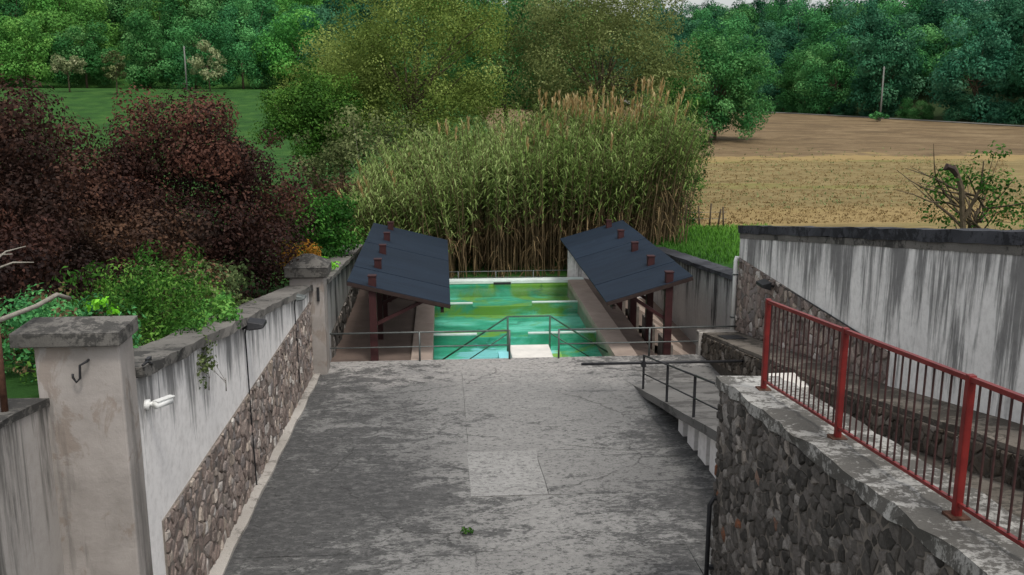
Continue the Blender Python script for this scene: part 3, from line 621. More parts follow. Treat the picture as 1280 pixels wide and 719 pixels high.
# right wall beside the pool and the end wall
e = empty('boundary_wall', (8.2, 31, 0), 'black streaked low wall behind the right wash shed', 'wall')
run(K(7.98), K(8.4), K(-1.2), lambda y: PTOP(y) - 0.12, frange(25.16, 36.1, 1.0)).build('plaster', 'plaster_pool', e, uvf=plaster_uv(lambda y: PTOP(y) - 0.05))
run(K(7.9), K(8.55), lambda y: PTOP(y) - 0.13, PTOP, frange(25.16, 36.2, 0.4), 14, 0.015).build('coping', 'coping_black', e)
top('end_wall', MB().box(4.75, 7.97, 35.75, 36.05, -1.0, 1.15), 'plaster_left', 'short pale end wall closing the right wash shed', 'wall', uvf=lambda x, y, z: (x, 1.2 - z), bevel=0.02)
top('end_wall', MB().box(-3.08, -0.95, 35.75, 36.05, -1.0, 1.1), 'plaster_grey', 'short grey end wall closing the left wash shed', 'wall', uvf=lambda x, y, z: (x, 1.2 - z), bevel=0.02)

# white downpipe on the corner, small flood lamp on the stone
e = empty('downpipe', (7.93, 25.1, 0.6), 'white vertical drain pipe at the corner of the streaked wall', 'pipe')
MB().tube([(8.0, 25.12, 2.66), (7.93, 25.12, 2.68), (7.92, 25.12, 2.6), (7.92, 25.12, 0.62)], 0.06, 10).build('pipe', 'white_plastic', e, True)
for z in (1.0, 2.2): MB().box(7.84, 8.0, 25.06, 25.18, z, z + 0.04).build('clamp', 'iron_grey', e)
e = empty('flood_lamp', (7.9, 22.2, 2.6), 'small black flood lamp above the rubble panel of the streaked wall', 'lamp')
MB().hexa([(7.62, 22.0, 2.52), (7.84, 22.0, 2.46), (7.84, 22.5, 2.46), (7.62, 22.5, 2.52)], [(7.62, 22.0, 2.60), (7.84, 22.0, 2.66), (7.84, 22.5, 2.66), (7.62, 22.5, 2.60)]).build('head', 'iron_black', e, bevel=0.01)
MB().bar((7.8, 22.25, 2.56), (8.0, 22.25, 2.50), 0.05).build('bracket', 'iron_black', e)
MB().tube([(7.97, 22.1, 2.64), (7.975, 20, 2.66), (7.975, 17.2, 2.65)], 0.014, 6).build('cable', 'iron_black', e)

# ------------------------------------------------------------------ wall carrying the red railing
e = empty('retaining_wall', (3.7, 7, 0), 'tall dark rubble retaining wall with weathered concrete top beside the ramp', 'wall')
run(K(3.34), K(4.03), K(-0.3), lambda y: WTOP(y) - 0.12, frange(2, 10.86, 0.9)).build('mortar_core', 'mortar_dark', e)
run(K(3.27), K(4.06), lambda y: WTOP(y) - 0.12, WTOP, frange(2, 10.92, 0.22), 17, 0.022).build('wall_top', 'walltop_concrete', e)
pn = run(K(3.314), K(3.36), K(0.3), lambda y: WTOP(y) - 0.125, frange(4.3, 10.87, 0.25), 44, 0.004).build('mortar_panel', 'mortar', e)
rubble([(-10.88, 0.9), (-4.4, 0.9), (-4.4, WTOP(4.4) - 0.13), (-10.88, WTOP(10.88) - 0.13)], 0.105, 0.095, lambda u, v: Vector((3.325, -u, v)), (-1, 0, 0), 'stone_grey', pn, 5, near=lambda u, v: -u - 2.2 * v, limit=300, joint=0.004, proud=(0.012, 0.05))
rubble([(3.34, 0.9), (4.02, 0.9), (4.02, 3.80), (3.34, 3.80)], 0.16, 0.15, lambda u, v: Vector((u, 10.865, v)), (0, 1, 0), 'stone_grey', pn, 15, limit=60)
e = empty('wall_pipe', (3.2, 10.7, 1), 'black iron pipe with bent top on the end of the rubble retaining wall', 'pipe')
MB().tube([(3.36, 10.75, 2.42), (3.26, 10.74, 2.44), (3.21, 10.73, 2.36), (3.21, 10.73, 0.66)], 0.03, 8).build('pipe', 'iron_black', e, True)
MB().box(3.19, 3.36, 10.70, 10.76, 1.5, 1.54).build('clamp', 'iron_black', e)

# red railing
e = empty('red_railing', (3.6, 7, 4.2), 'red painted iron railing with thin bars on the rubble retaining wall', 'railing')
PY = [10.17, 8.12, 6.06, 4.0]
for y in PY:
    m = MB(); m.box(3.572, 3.628, y - 0.028, y + 0.028, WTOP(y) - 0.05, WTOP(y) + 1.06); o = m.build('post', 'red_paint', e, bevel=0.006)
    MB().box(3.53, 3.67, y - 0.07, y + 0.07, WTOP(y) - 0.02, WTOP(y) + 0.022).build('foot_plate', 'rust', o)
for a, b in zip(PY, PY[1:]):
    MB().bar((3.6, a, WTOP(a) + 1.03), (3.6, b, WTOP(b) + 1.03), 0.042, 0.036).build('top_rail', 'red_paint', e)
    MB().bar((3.6, a, WTOP(a) + 0.11), (3.6, b, WTOP(b) + 0.11), 0.03, 0.026).build('bottom_rail', 'red_paint', e)
    n = 17
    for i in range(1, n):
        y = a + (b - a) * i / n; MB().tube([(3.6, y, WTOP(y) + 0.1), (3.6, y, WTOP(y) + 1.02)], 0.0085, 6, cap=False).build('bar', 'iron_bar', e, True)

# ------------------------------------------------------------------ fittings on the left wall
def wall_lamp(y, z, foot, label, big):
    e = empty('wall_lamp', (-3.3, y, z), label, 'lamp')
    k = 1.0 if big else 0.75
    MB().hexa([(-3.36 + .06 * k, y - .19 * k, z - .03), (-3.36 + .34 * k, y - .19 * k, z - .0), (-3.36 + .34 * k, y + .19 * k, z - .0), (-3.36 + .06 * k, y + .19 * k, z - .03)],
              [(-3.36 + .06 * k, y - .15 * k, z + .12 * k), (-3.36 + .34 * k, y - .16 * k, z + .07 * k), (-3.36 + .34 * k, y + .16 * k, z + .07 * k), (-3.36 + .06 * k, y + .15 * k, z + .12 * k)]).build('head', 'iron_black' if big else 'iron_grey', e, bevel=0.015)
    MB().hexa([(-3.36 + .09 * k, y - .14 * k, z - .045), (-3.36 + .3 * k, y - .14 * k, z - .02), (-3.36 + .3 * k, y + .14 * k, z - .02), (-3.36 + .09 * k, y + .14 * k, z - .045)],
              [(-3.36 + .09 * k, y - .14 * k, z - .02), (-3.36 + .3 * k, y - .14 * k, z + .005), (-3.36 + .3 * k, y + .14 * k, z + .005), (-3.36 + .09 * k, y + .14 * k, z - .02)]).build('glass', 'lens_dark', e)
    MB().bar((-3.41, y, z - .04), (-3.36 + .16 * k, y, z + .05), 0.05).build('bracket', 'iron_black', e)
    MB().tube([(-3.33, y, z), (-3.375, y + .05, z - .15), (-3.355, y + .06, 1.4), (-3.345, y + .1, foot)], 0.014, 6).build('cable', 'iron_black', e)
wall_lamp(15.95, 3.38, 0.45, 'black flood lamp on the white wall with a long cable running down', True)
wall_lamp(21.3, 2.62, 0.6, 'small grey lamp on the white wall beside the slim pillar', False)
e = empty('security_camera', (-3.38, 10.5, 3.87), 'white bullet security camera on the corner of the white wall', 'camera')
MB().tube([(-3.41, 10.62, 3.86), (-3.35, 10.62, 3.86)], 0.06, 14).build('mount', 'white_plastic', e, True)
MB().tube([(-3.36, 10.62, 3.86), (-3.29, 10.64, 3.87), (-3.24, 10.68, 3.89)], 0.025, 8).build('arm', 'white_plastic', e, True)
b_ = MB().tube([(-3.28, 10.58, 3.86), (-3.17, 10.80, 3.845)], 0.045, 14).build('body', 'white_plastic', e, True)
MB().tube([(-3.17, 10.802, 3.845), (-3.166, 10.812, 3.844)], 0.034, 14).build('lens', 'lens_dark', b_, True)
MB().hexa([(-3.31, 10.60, 3.90), (-3.24, 10.56, 3.90), (-3.12, 10.81, 3.885), (-3.19, 10.85, 3.885)], [(-3.31, 10.60, 3.912), (-3.24, 10.56, 3.912), (-3.12, 10.81, 3.897), (-3.19, 10.85, 3.897)]).build('hood', 'white_plastic', b_)
e = empty('iron_bracket', (-3.3, 10.6, 4.37), 'black bent iron bracket where the white wall meets the broad pillar', 'bracket')
MB().box(-3.4, -3.36, 10.74, 10.86, 4.18, 4.36).build('plate', 'iron_black', e)
MB().tube([(-3.37, 10.8, 4.28), (-3.30, 10.66, 4.33), (-3.30, 10.5, 4.40), (-3.31, 10.36, 4.40)], 0.014, 6).build('arm', 'iron_black', e, True)

# ------------------------------------------------------------------ pool
pe = empty('pool', (2.15, 30.4, -0.3), 'long open-air pool with painted green bottom between the two wash sheds', 'pool')
P0, P1, Q0, Q1, WL = -0.37, 4.68, 25.05, 35.15, -0.2
b_ = MB(); b_.box(P0 - .2, P1 + .2, Q0 - .1, Q1 + .3, -1.45, -0.62)
b_.build('basin_floor', 'pool_paint', pe)
for nm, q in (('basin_wall', (P0 - .18, P0, Q0, Q1)), ('basin_wall', (P1, P1 + .18, Q0, Q1)), ('basin_wall', (P0 - .18, P1 + .18, Q1, Q1 + .2))):
    MB().box(q[0], q[1], q[2], q[3], -1.0, -0.02).build(nm, 'pool_paint', pe)
MB().box(P0, P1, Q0 + 0.004, Q0 + 0.03, -1.0, -0.03).build('basin_wall', 'pool_paint', pe)
MB().add([(P0, Q0, WL), (P1, Q0, WL), (P1, Q1, WL), (P0, Q1, WL)], [(0, 1, 2, 3)]).build('water', 'water', pe)
for yy, (xa, xb) in ((32.45, (0.98, 3.05)), (28.35, (0.98, 2.55))):
    o = MB().box(P0, xa, yy - .05, yy + .05, -1.0, WL - 0.03).build('divider', 'pool_paint', pe); MB().box(P0, xa, yy - .06, yy + .07, WL - .03, WL + 0.018).build('cap', 'pool_white', o)
    o = MB().box(xb, P1, yy - .05, yy + .05, -1.0, WL - 0.03).build('divider', 'pool_paint', pe); MB().box(xb, P1, yy - .06, yy + .07, WL - .03, WL + 0.016).build('cap', 'pool_white', o)
    MB().box(xa, xb, yy - .08, yy + .06, -1.0, WL - 0.12).build('divider_sill', 'pool_paint', pe)
# steps down into the water each side of the landing
for s_, x0 in ((-1, 1.8), (1, 2.97)):
    for k in range(5):
        xa = x0 + s_ * k * 0.3; xb = x0 + s_ * (k + 1) * 0.3
        MB().box(min(xa, xb), max(xa, xb), Q0 + .03, 26.25, -1.0, -0.16 - 0.17 * k).build('step', 'pool_paint', pe)
lp = MB().box(1.82, 2.95, 25.06, 26.3, -0.25, 0.012).build('landing', 'white_concrete', pe, bevel=0.015)
# surround: coping slabs
def coping_row(xa, xb, y0, y1, step, zt, mat, seed):
    r = random.Random(seed); y = y0
    while y < y1 - 0.1:
        yb = min(y1, y + step * r.uniform(0.9, 1.1)); MB().box(xa, xb, y + .006, yb - .006, -0.9, zt + r.uniform(-.006, .006)).build('coping_slab', mat, pe, bevel=0.01); y = yb
coping_row(-0.93, P0 + 0.03, Q0, 35.15, 1.3, 0.0, 'paving_pink', 1)
coping_row(P1 - 0.03, 5.28, Q0, 35.15, 1.3, 0.0, 'paving_pink', 2)
MB().box(P0 - .55, P1 + .6, Q1 - .025, 35.55, -0.11, 0.02).build('coping_slab', 'pool_white', pe, bevel=0.02)
MB().box(1.85, 2.5, Q1 - .035, Q1 + .03, -0.14, -0.05).build('overflow_slot', 'iron_black', pe)

# sheds
def shed(label, sgn, xp, xin, xout, ys_post, floor_z, grp):
    e = empty('wash_shed', (xp, 30, 0), label, 'shed', grp)
    zr = lambda x: 1.50 + (2.18 - 1.50) * abs(x - xin) / abs(xout - xin)
    y0, y1 = 25.0, 35.3; n = 5
    for k in range(n):
        a = y0 + (y1 - y0) * k / n; b = y0 + (y1 - y0) * (k + 1) / n + 0.05; dz = 0.004 + 0.012 * (k % 2)
        q = lambda z: [(min(xin, xout), a, zr(min(xin, xout)) + z), (max(xin, xout), a, zr(max(xin, xout)) + z), (max(xin, xout), b, zr(max(xin, xout)) + z), (min(xin, xout), b, zr(min(xin, xout)) + z)]
        MB().hexa(q(dz), q(dz + 0.035)).build('roof_panel', 'roof_sheet', e)
    q = lambda z: [(min(xin, xout) + .03, y0 + .03, zr(min(xin, xout)) + z), (max(xin, xout) - .03, y0 + .03, zr(max(xin, xout)) + z), (max(xin, xout) - .03, y1, zr(max(xin, xout)) + z), (min(xin, xout) + .03, y1, zr(min(xin, xout)) + z)]
    MB().hexa(q(-0.03), q(0.003)).build('roof_boards', 'timber_dark', e)
    for y in ys_post:
        p_ = MB().box(xp - .1, xp + .1, y - .1, y + .1, floor_z - .05, zr(xp) + 0.30).build('post', 'maroon', e, bevel=0.008)
        MB().box(xp - .115, xp + .115, y - .115, y + .115, zr(xp) + 0.30, zr(xp) + 0.325).build('post_cap', 'maroon', p_)
        MB().bar((xin + sgn * .25, y + .16, zr(xin + sgn * .25) - .10), (xout - sgn * .1, y + .16, zr(xout - sgn * .1) - .10), 0.09, 0.13).build('rafter', 'timber_dark', e)
        MB().bar((xp, y + .05, 0.95), (xin + sgn * 0.75, y + .13, zr(xin + sgn * .75) - .12), 0.07, 0.09).build('brace', 'maroon', e)
    MB().bar((xp - sgn * .02, y0 + .1, zr(xp) - .22), (xp - sgn * .02, y1 - .1, zr(xp) - .22), 0.1, 0.14).build('beam', 'timber_dark', e)
    MB().bar((xin + sgn * .22, y0 + .06, zr(xin + sgn * .22) - .2), (xin + sgn * .22, y1 - .1, zr(xin + sgn * .22) - .2), 0.09, 0.1).build('purlin', 'timber_dark', e)
    MB().bar((xin, y0 + .0, 1.47), (xout, y0 + .0, 2.15), 0.04, 0.10).build('fascia', 'timber_dark', e)
    return e
shed('dark blue-grey mono-pitch wash shed on maroon posts beside the slim pillar', -1, -1.9, 0.16, -2.55, [25.15, 27.5, 29.9, 32.3, 34.7], -0.06, 'wash sheds')
shed('dark blue-grey mono-pitch wash shed on maroon posts beside the black streaked wall', 1, 6.1, 4.37, 6.72, [25.15, 27.5, 29.9, 32.35, 34.75], -0.9, 'wash sheds')
# floors of the sheds
fl = MB().box(-3.12, -0.935, 25.052, 35.74, -0.9, -0.06); tag(fl.build('shed_floor', 'paving_brown'), kind='structure')
fl = MB().box(5.95, 7.99, 25.06, 35.74, -1.3, -0.9); tag(fl.build('trench_floor', 'paving_brown'), kind='structure')
e = empty('washing_trough', (5.6, 30, -0.4), 'brown stone washing ledge between the pool edge and the right shed posts', 'trough')
for k in range(8):
    y = 25.07 + k * 1.33; MB().hexa([(5.29, y + .008, -.9), (5.95, y + .008, -.9), (5.95, y + 1.322, -.9), (5.29, y + 1.322, -.9)], [(5.29, y + .008, -.05), (5.95, y + .008, -.22), (5.95, y + 1.322, -.22), (5.29, y + 1.322, -.05)]).build('ledge_slab', 'paving_brown', e, bevel=0.012)
for k, y in enumerate([25.75, 28.05, 30.45, 32.85]):
    e = empty('washboard', (6.7, y, -0.9), 'pale sloping washboard stone between posts of the right shed', 'washboard', 'washboards under the right shed')
    MB().hexa([(6.35, y, -.55), (7.3, y, -.9), (7.3, y + 1.3, -.9), (6.35, y + 1.3, -.55)], [(6.35, y, .02), (7.3, y, -.62), (7.3, y + 1.3, -.62), (6.35, y + 1.3, .02)]).build('board', 'paving_pink', e, bevel=0.01)
    MB().box(6.3, 6.42, y - .04, y + 1.34, -.9, .06).build('kerb_stone', 'mortar', e)

# deck railing (two runs), handrail over the landing, barrier pole, side-path handrail
def deck_rail(label, xs_, x0, x1):
    e = empty('deck_railing', (0.5 * (x0 + x1), 24.95, 0), label, 'railing')
    for z, r_ in ((0.80, 0.024), (0.40, 0.018)): MB().tube([(x0, 24.95, z), (x1, 24.95, z)], r_, 8).build('rail', 'iron_grey', e, True)
    for x in xs_: MB().tube([(x, 24.95, -.03), (x, 24.95, 0.82)], 0.027, 8).build('post', 'iron_grey', e, True)
deck_rail('thin grey two-rail railing between the slim pillar and the pool landing', [-0.68, 1.74], -3.05, 1.74)
deck_rail('thin grey two-rail railing between the pool landing and the white downpipe', [3.08, 5.57], 3.08, 7.99)
e = empty('pool_handrail', (2.35, 26.3, 0), 'green pipe handrail sloping down into the pool both sides of the landing', 'handrail')
T = [(-0.15, 26.25, -0.42), (1.78, 26.25, 0.86), (2.98, 26.25, 0.86), (4.85, 26.25, -0.38)]
MB().tube(T, 0.026, 8).build('top_rail', 'iron_green', e, True)
MB().tube([(0.62, 26.25, -.42), (1.78, 26.25, 0.36)], 0.018, 8).build('lower_rail', 'iron_green', e, True); MB().tube([(2.98, 26.25, 0.36), (4.2, 26.25, -.42)], 0.018, 8).build('lower_rail', 'iron_green', e, True)
for x in (1.78, 2.98): MB().tube([(x, 26.25, -1.0), (x, 26.25, 0.87)], 0.028, 8).build('post', 'iron_green', e, True)
for x in (-0.1, 4.8): MB().tube([(x, 26.25, -1.0), (x, 26.25, -.36)], 0.028, 8).build('post', 'iron_green', e, True)
e = empty('path_handrail', (4.65, 18, 0.8), 'dark iron two-rail handrail along the climbing side path', 'handrail')
hp = [21.35, 19.0, 16.85, 14.8, 12.6]
for y in hp: MB().bar((4.65, y, SIDE(y) - .03), (4.65, y, SIDE(y) + .84), 0.05, 0.03).build('post', 'iron_black', e)
for a, b in zip(hp, hp[1:]):
    MB().tube([(4.65, a, SIDE(a) + .82), (4.65, b, SIDE(b) + .82)], 0.022, 8).build('top_rail', 'iron_black', e, True)
    MB().tube([(4.65, a, SIDE(a) + .38), (4.65, b, SIDE(b) + .38)], 0.016, 8).build('middle_rail', 'iron_black', e, True)
e = empty('barrier_pole', (4.6, 21.4, 0.9), 'dark horizontal barrier pole resting on the first side-path handrail post', 'pole')
MB().tube([(3.18, 21.42, 0.90), (7.05, 21.30, 0.93)], 0.032, 10).build('pole', 'iron_black', e, True)
MB().box(4.6, 4.7, 21.33, 21.46, 0.82, 0.95).build('pivot', 'iron_black', e)
# wire rail beyond the pool
e = empty('end_railing', (2, 36.3, 0), 'low grey wire railing between the pool end and the reeds', 'railing')
MB().tube([(-0.9, 36.25, 0.14), (4.9, 36.25, 0.14)], 0.018, 6).build('rail', 'iron_grey', e, True)
MB().tube([(-0.9, 36.25, -.1), (4.9, 36.25, -.1)], 0.014, 6).build('rail', 'iron_grey', e, True)
for x in (-0.9, 0.55, 2.0, 3.45, 4.9): MB().tube([(x, 36.25, -.7), (x, 36.25, 0.16)], 0.02, 6).build('post', 'iron_grey', e, True)

# ------------------------------------------------------------------ reeds
def blades(C, D, L, W, droop, mat, name, seed, var=None):
    """long leaves: three cross-sections, bending down"""
    n = len(C); rg = np.random.default_rng(seed)
    D = D / np.linalg.norm(D, axis=1, keepdims=True); side = np.cross(D, np.array([0, 0, 1.0])); side /= np.maximum(1e-5, np.linalg.norm(side, axis=1, keepdims=True))
    V = np.empty((n, 6, 3)); L = L[:, None]; W = W[:, None]; dr = np.zeros((n, 3)); dr[:, 2] = -droop
    p1 = C + D * L * 0.5 + dr * L * 0.15; p2 = C + D * L * 0.95 + dr * L * 0.75
    V[:, 0] = C - side * W * .35; V[:, 1] = C + side * W * .35; V[:, 2] = p1 + side * W * .5; V[:, 3] = p1 - side * W * .5; V[:, 4] = p2 + side * W * .1; V[:, 5] = p2 - side * W * .1
    idx = np.arange(n)[:, None] * 6; F = np.stack([np.hstack([idx, idx + 1, idx + 2, idx + 3]), np.hstack([idx + 3, idx + 2, idx + 4, idx + 5])], 1).reshape(-1)
    me = bpy.data.meshes.new(name); me.vertices.add(6 * n); me.vertices.foreach_set('co', V.astype(np.float32).ravel())
    me.loops.add(8 * n); me.loops.foreach_set('vertex_index', F.astype(np.int32)); me.polygons.add(2 * n); me.polygons.foreach_set('loop_start', np.arange(0, 8 * n, 4, dtype=np.int32))
    me.materials.append(M[mat]); me.update(calc_edges=True)
    vv = rg.random(n) if var is None else np.clip(var, 0, 1)
    a = me.attributes.new('var', 'FLOAT', 'FACE'); a.data.foreach_set('value', np.repeat(vv, 2).astype(np.float32)); return me
RC = (3.6, 40.5)
rr_ = empty('reed_clump', (RC[0], RC[1], 0), 'tall clump of giant green reeds with tan plumes behind the pool', 'reeds')
rg = np.random.default_rng(5); LC, LD, LL, LWd, LV = [], [], [], [], []; DC, DD, DL = [], [], []; PC, PD, PL = [], [], []; canes = []
for i in range(1250):
    x = rg.uniform(-3.1, 9.7); dep = rg.random(); y = 37.3 + dep * 6.5
    kx = (x - 3.3) / 6.4
    H = lin(x, (-3.4, 3.5), (-1.7, 4.9), (0.3, 5.7), (2.9, 6.1), (4.6, 6.7), (8.6, 6.6), (10.2, 4.9)) * (0.88 + 0.12 * dep) * rg.uniform(0.80, 1.04)
    lean = np.array([kx * 0.16 + rg.normal(0, .06), -0.05 + rg.normal(0, .06) - 0.05 * (1 - dep), 0])
    if x < 0.5: lean[0] -= 0.12 * rg.random()
    base = np.array([x, y, land(x, y) - .1])
    pt = lambda t_: base + np.array([lean[0] * H * t_ ** 1.8, lean[1] * H * t_ ** 1.8, H * t_ * (1 - 0.06 * t_)])
    canes.append((dep, [tuple(pt(t_)) for t_ in (0, .35, .7, 1)]))
    nl = int(rg.integers(32, 44)); az0 = rg.uniform(0, 6.28)
    for k in range(nl):
        tl = 0.42 if x > 1 else 0.25; t_ = tl + (1 - tl) * (k / nl) ** 0.85; az = az0 + k * 3.14 + rg.normal(0, .5); el = rg.uniform(0.3, 1.15) + 0.25 * (t_ > .85)
        d = np.array([math.cos(az) * math.cos(el), math.sin(az) * math.cos(el), math.sin(el)])
        if t_ < tl + 0.14 and rg.random() < 0.6:
            if rg.random() < 0.5: DC.append(pt(t_)); DD.append(d * np.array([1, 1, .4])); DL.append(rg.uniform(.35, .7))
            continue
        LC.append(pt(t_)); LD.append(d); LL.append(rg.uniform(.45, .85) * (1.1 - .35 * t_)); LWd.append(rg.uniform(.035, .062)); LV.append(rg.normal(.45 + .2 * (kx < 0) + .15 * (t_ - .6), .2))
    for k in range(5):
        t_ = rg.uniform(.06, .5); az = rg.uniform(0, 6.28); DC.append(pt(t_)); DD.append(np.array([math.cos(az), math.sin(az), rg.uniform(-.3, .5)])); DL.append(rg.uniform(.4, .9))
    if (x > 4.0 and x < 9.0 and dep > 0.55 and rg.random() < .55) or rg.random() < .015:
        tp = pt(1.0)
        for k in range(16):
            az = rg.uniform(0, 6.28); o_ = rg.uniform(0, .55); PC.append(tp + np.array([lean[0] * o_, lean[1] * o_, o_ - .1])); PD.append(np.array([math.cos(az) * .3, math.sin(az) * .3, 1.0])); PL.append(rg.uniform(.22, .4))
canes.sort(key=lambda c: c[0]); rest = MB()
for i, (dep, p) in enumerate(canes):
    mm = MB() if i < 180 else rest
    mm.tube(p, [.024, .021, .016, .008], 5, cap=False)
    if i < 180: mm.build('cane', 'cane', rr_, True)
tag(rest.build('back_canes', 'cane', rr_, True), kind='stuff')
bb = np.array([RC[0], RC[1], 0])
LC = np.array(LC) - bb; n = len(LC)
tag(link('leaves', blades(LC, np.array(LD), np.array(LL), np.array(LWd), rg.uniform(.3, 1.1, n), 'reed_leaf', 'reed_leaves', 1, np.array(LV)), rr_), kind='stuff')
DC = np.array(DC) - bb; n = len(DC)
tag(link('dead_leaves', blades(DC, np.array(DD), np.array(DL), np.full(n, .035), rg.uniform(.8, 1.6, n), 'leaf_dry', 'reed_dead', 2), rr_), kind='stuff')
PC = np.array(PC) - bb; n = len(PC)
tag(link('plumes', blades(PC, np.array(PD), np.array(PL), np.full(n, .05), rg.uniform(0, .25, n), 'reed_plume', 'reed_plumes', 3), rr_), kind='stuff')

# ------------------------------------------------------------------ garden left of the wall
def bush(name, loc, rad, label, cat, mat, seed, ncl, rcl, per, leaf, cz=None, low=-0.4, limbs=14, stems=4, bark='bark', tr=0.06, fill=0.45, group=None, aspect=0.6, rough=.25):
    pr = tree_proto(name, mat, rad, 0.1, seed, ncl, rcl, per, leaf, cz if cz is not None else rad[2] * .55, bark, tr, low, fill, limbs, stems, rough, aspect)
    return plant(name, pr, loc, label, cat, group, crown='foliage', stem='stems')
bush('purple_bush', (-6.35, 24.0, land(-6.35, 24.0)), (2.6, 2.8, 2.75), 'dark purple-leaved bush with a domed top next to the bright green bush', 'bush', 'leaf_purple', 101, 260, (0.3, 0.8), 480, 0.09, 2.1, -0.7, rough=.4)
bush('purple_bush', (-9.6, 19.0, land(-9.6, 19)), (3.0, 3.0, 3.0), 'dark purple-leaved bush behind the bramble thicket and dead grey branches', 'bush', 'leaf_purple', 102, 260, (0.3, 0.8), 480, 0.085, 2.0, -0.7, rough=.4)
bush('purple_bush', (-12.2, 22.5, land(-12.2, 22.5)), (3.5, 3.4, 3.0), 'tallest dark purple-leaved bush below the pale meadow trees', 'bush', 'leaf_purple', 103, 240, (0.35, 0.9), 460, 0.095, 1.9, -0.7, rough=.4)
bush('purple_bush', (-8.2, 14.5, land(-8.2, 14.5)), (2.2, 2.6, 1.9), 'low dark purple-leaved bush behind the broad pillar', 'bush', 'leaf_purple', 104, 150, (0.3, 0.6), 380, 0.08, 0.9, -0.7, rough=.4)
bush('purple_bush', (-8.4, 23.0, land(-8.4, 23)), (2.6, 2.6, 2.5), 'sunken dark purple-leaved bush filling the dip below the green meadow', 'bush', 'leaf_purple', 121, 180, (0.3, 0.75), 420, 0.09, 1.5, -0.7, rough=.4)
bush('purple_bush', (-6.2, 19.0, land(-6.2, 19)), (1.7, 3.0, 1.3), 'low shady purple-leaved bush behind the wild shrub', 'bush', 'leaf_purple', 122, 130, (0.25, 0.6), 360, 0.08, 0.8, -0.7, rough=.4)
bush('bramble_thicket', (-4.6, 14.6, land(-4.6, 14.6)), (1.1, 2.7, 0.9), 'green bramble thicket spilling over the coping of the white wall', 'bush', 'leaf_garden', 105, 150, (0.12, 0.36), 110, 0.08, 0.4, -0.5, bark='bark', tr=.02, aspect=.4, rough=.8)
bush('bramble_thicket', (-4.9, 12.2, land(-4.9, 12.2)), (0.9, 1.1, 0.6), 'short green bramble thicket right behind the broad pillar', 'bush', 'leaf_wood', 106, 60, (0.16, 0.32), 110, 0.075, 0.35, -0.5, tr=.018, aspect=.5)
bush('wild_shrub', (-5.0, 18.4, land(-5.0, 18.4)), (1.1, 2.2, 0.9), 'dull grey-green wild shrub between bramble thicket and slim pillar', 'bush', 'leaf_greyolive', 107, 70, (0.2, 0.45), 100, 0.10, 0.4, -0.5, tr=.02)
bush('trailing_plant', (-3.75, 15.2, LTOP(15.2) - .05), (0.35, 1.5, 0.22), 'lighter green trailing leaves lying on the coping of the white wall', 'plant', 'leaf_fresh', 108, 30, (0.12, 0.2), 60, 0.07, 0.1, -0.5, tr=.012)
bush('wall_ivy', (-3.36, 13.1, LTOP(13.1) - .55), (0.09, 0.28, 0.42), 'small dark creeper hanging down the white wall under the bramble', 'plant', 'leaf_greyolive', 109, 16, (0.07, 0.12), 22, 0.06, 0.2, -0.9, tr=.008)
bush('weed', (-3.72, 10.5, 4.95), (0.14, 0.12, 0.12), 'small lime-green weed growing on the cap of the broad pillar', 'plant', 'leaf_lime', 110, 8, (0.05, 0.09), 14, 0.06, 0.06, -0.4, tr=.006)
bush('dry_weed', (-4.6, 11.3, land(-4.6, 11.3)), (0.7, 0.4, 0.75), 'thin reddish weeds standing behind the cap of the broad pillar', 'plant', 'leaf_dry', 111, 22, (0.08, 0.2), 30, 0.06, 0.55, -0.6, tr=.012)
bush('green_bush', (-4.35, 32.0, land(-4.35, 32.0)), (1.5, 1.5, 1.3), 'bright green rounded bush behind the slim pillar', 'bush', 'leaf_bright', 112, 75, (0.3, 0.6), 150, 0.12, 1.2, -0.6)
bush('orange_bush', (-3.95, 26.2, land(-3.95, 26.2)), (0.55, 0.6, 0.5), 'small rusty orange shrub peeking over the slim pillar', 'bush', 'leaf_orange', 113, 28, (0.14, 0.26), 80, 0.07, 0.85, -0.5, tr=.02)
bush('lime_plant', (-3.35, 27.0, LP(27) - .05), (0.32, 0.32, 0.24), 'small lime-green plant on the low wall beside the left shed', 'plant', 'leaf_lime', 114, 14, (0.1, 0.17), 50, 0.07, 0.16, -0.4, tr=.012)
# dead branches
e = empty('dead_branches', (-6.0, 11.6, land(-6, 11.6)), 'bare grey dead branches on a stump behind the rusty post', 'branches')
rd = random.Random(4); m = MB(); ml = MB()
ml.tube([(-5.75, 11.5, 4.0), (-5.72, 11.5, 4.9), (-5.66, 11.5, 5.12)], [.16, .13, .08], 8)
for k in range(7):
    a = Vector((-5.7, 11.5, 5.0)); d = Vector((rd.uniform(-.6, .7), rd.uniform(-.3, .3), rd.uniform(.5, 1.0))); p = [a]
    for q in range(4): d = (d + Vector((rd.uniform(-.4, .5), rd.uniform(-.2, .2), rd.uniform(-.45, .15)))).normalized(); p.append(p[-1] + d * .24)
    m.tube(p, [.024, .02, .016, .011, .005], 6, cap=False)
ml.build('stump', 'bark_grey', e, True); m.build('twigs', 'bark_grey', e, True)

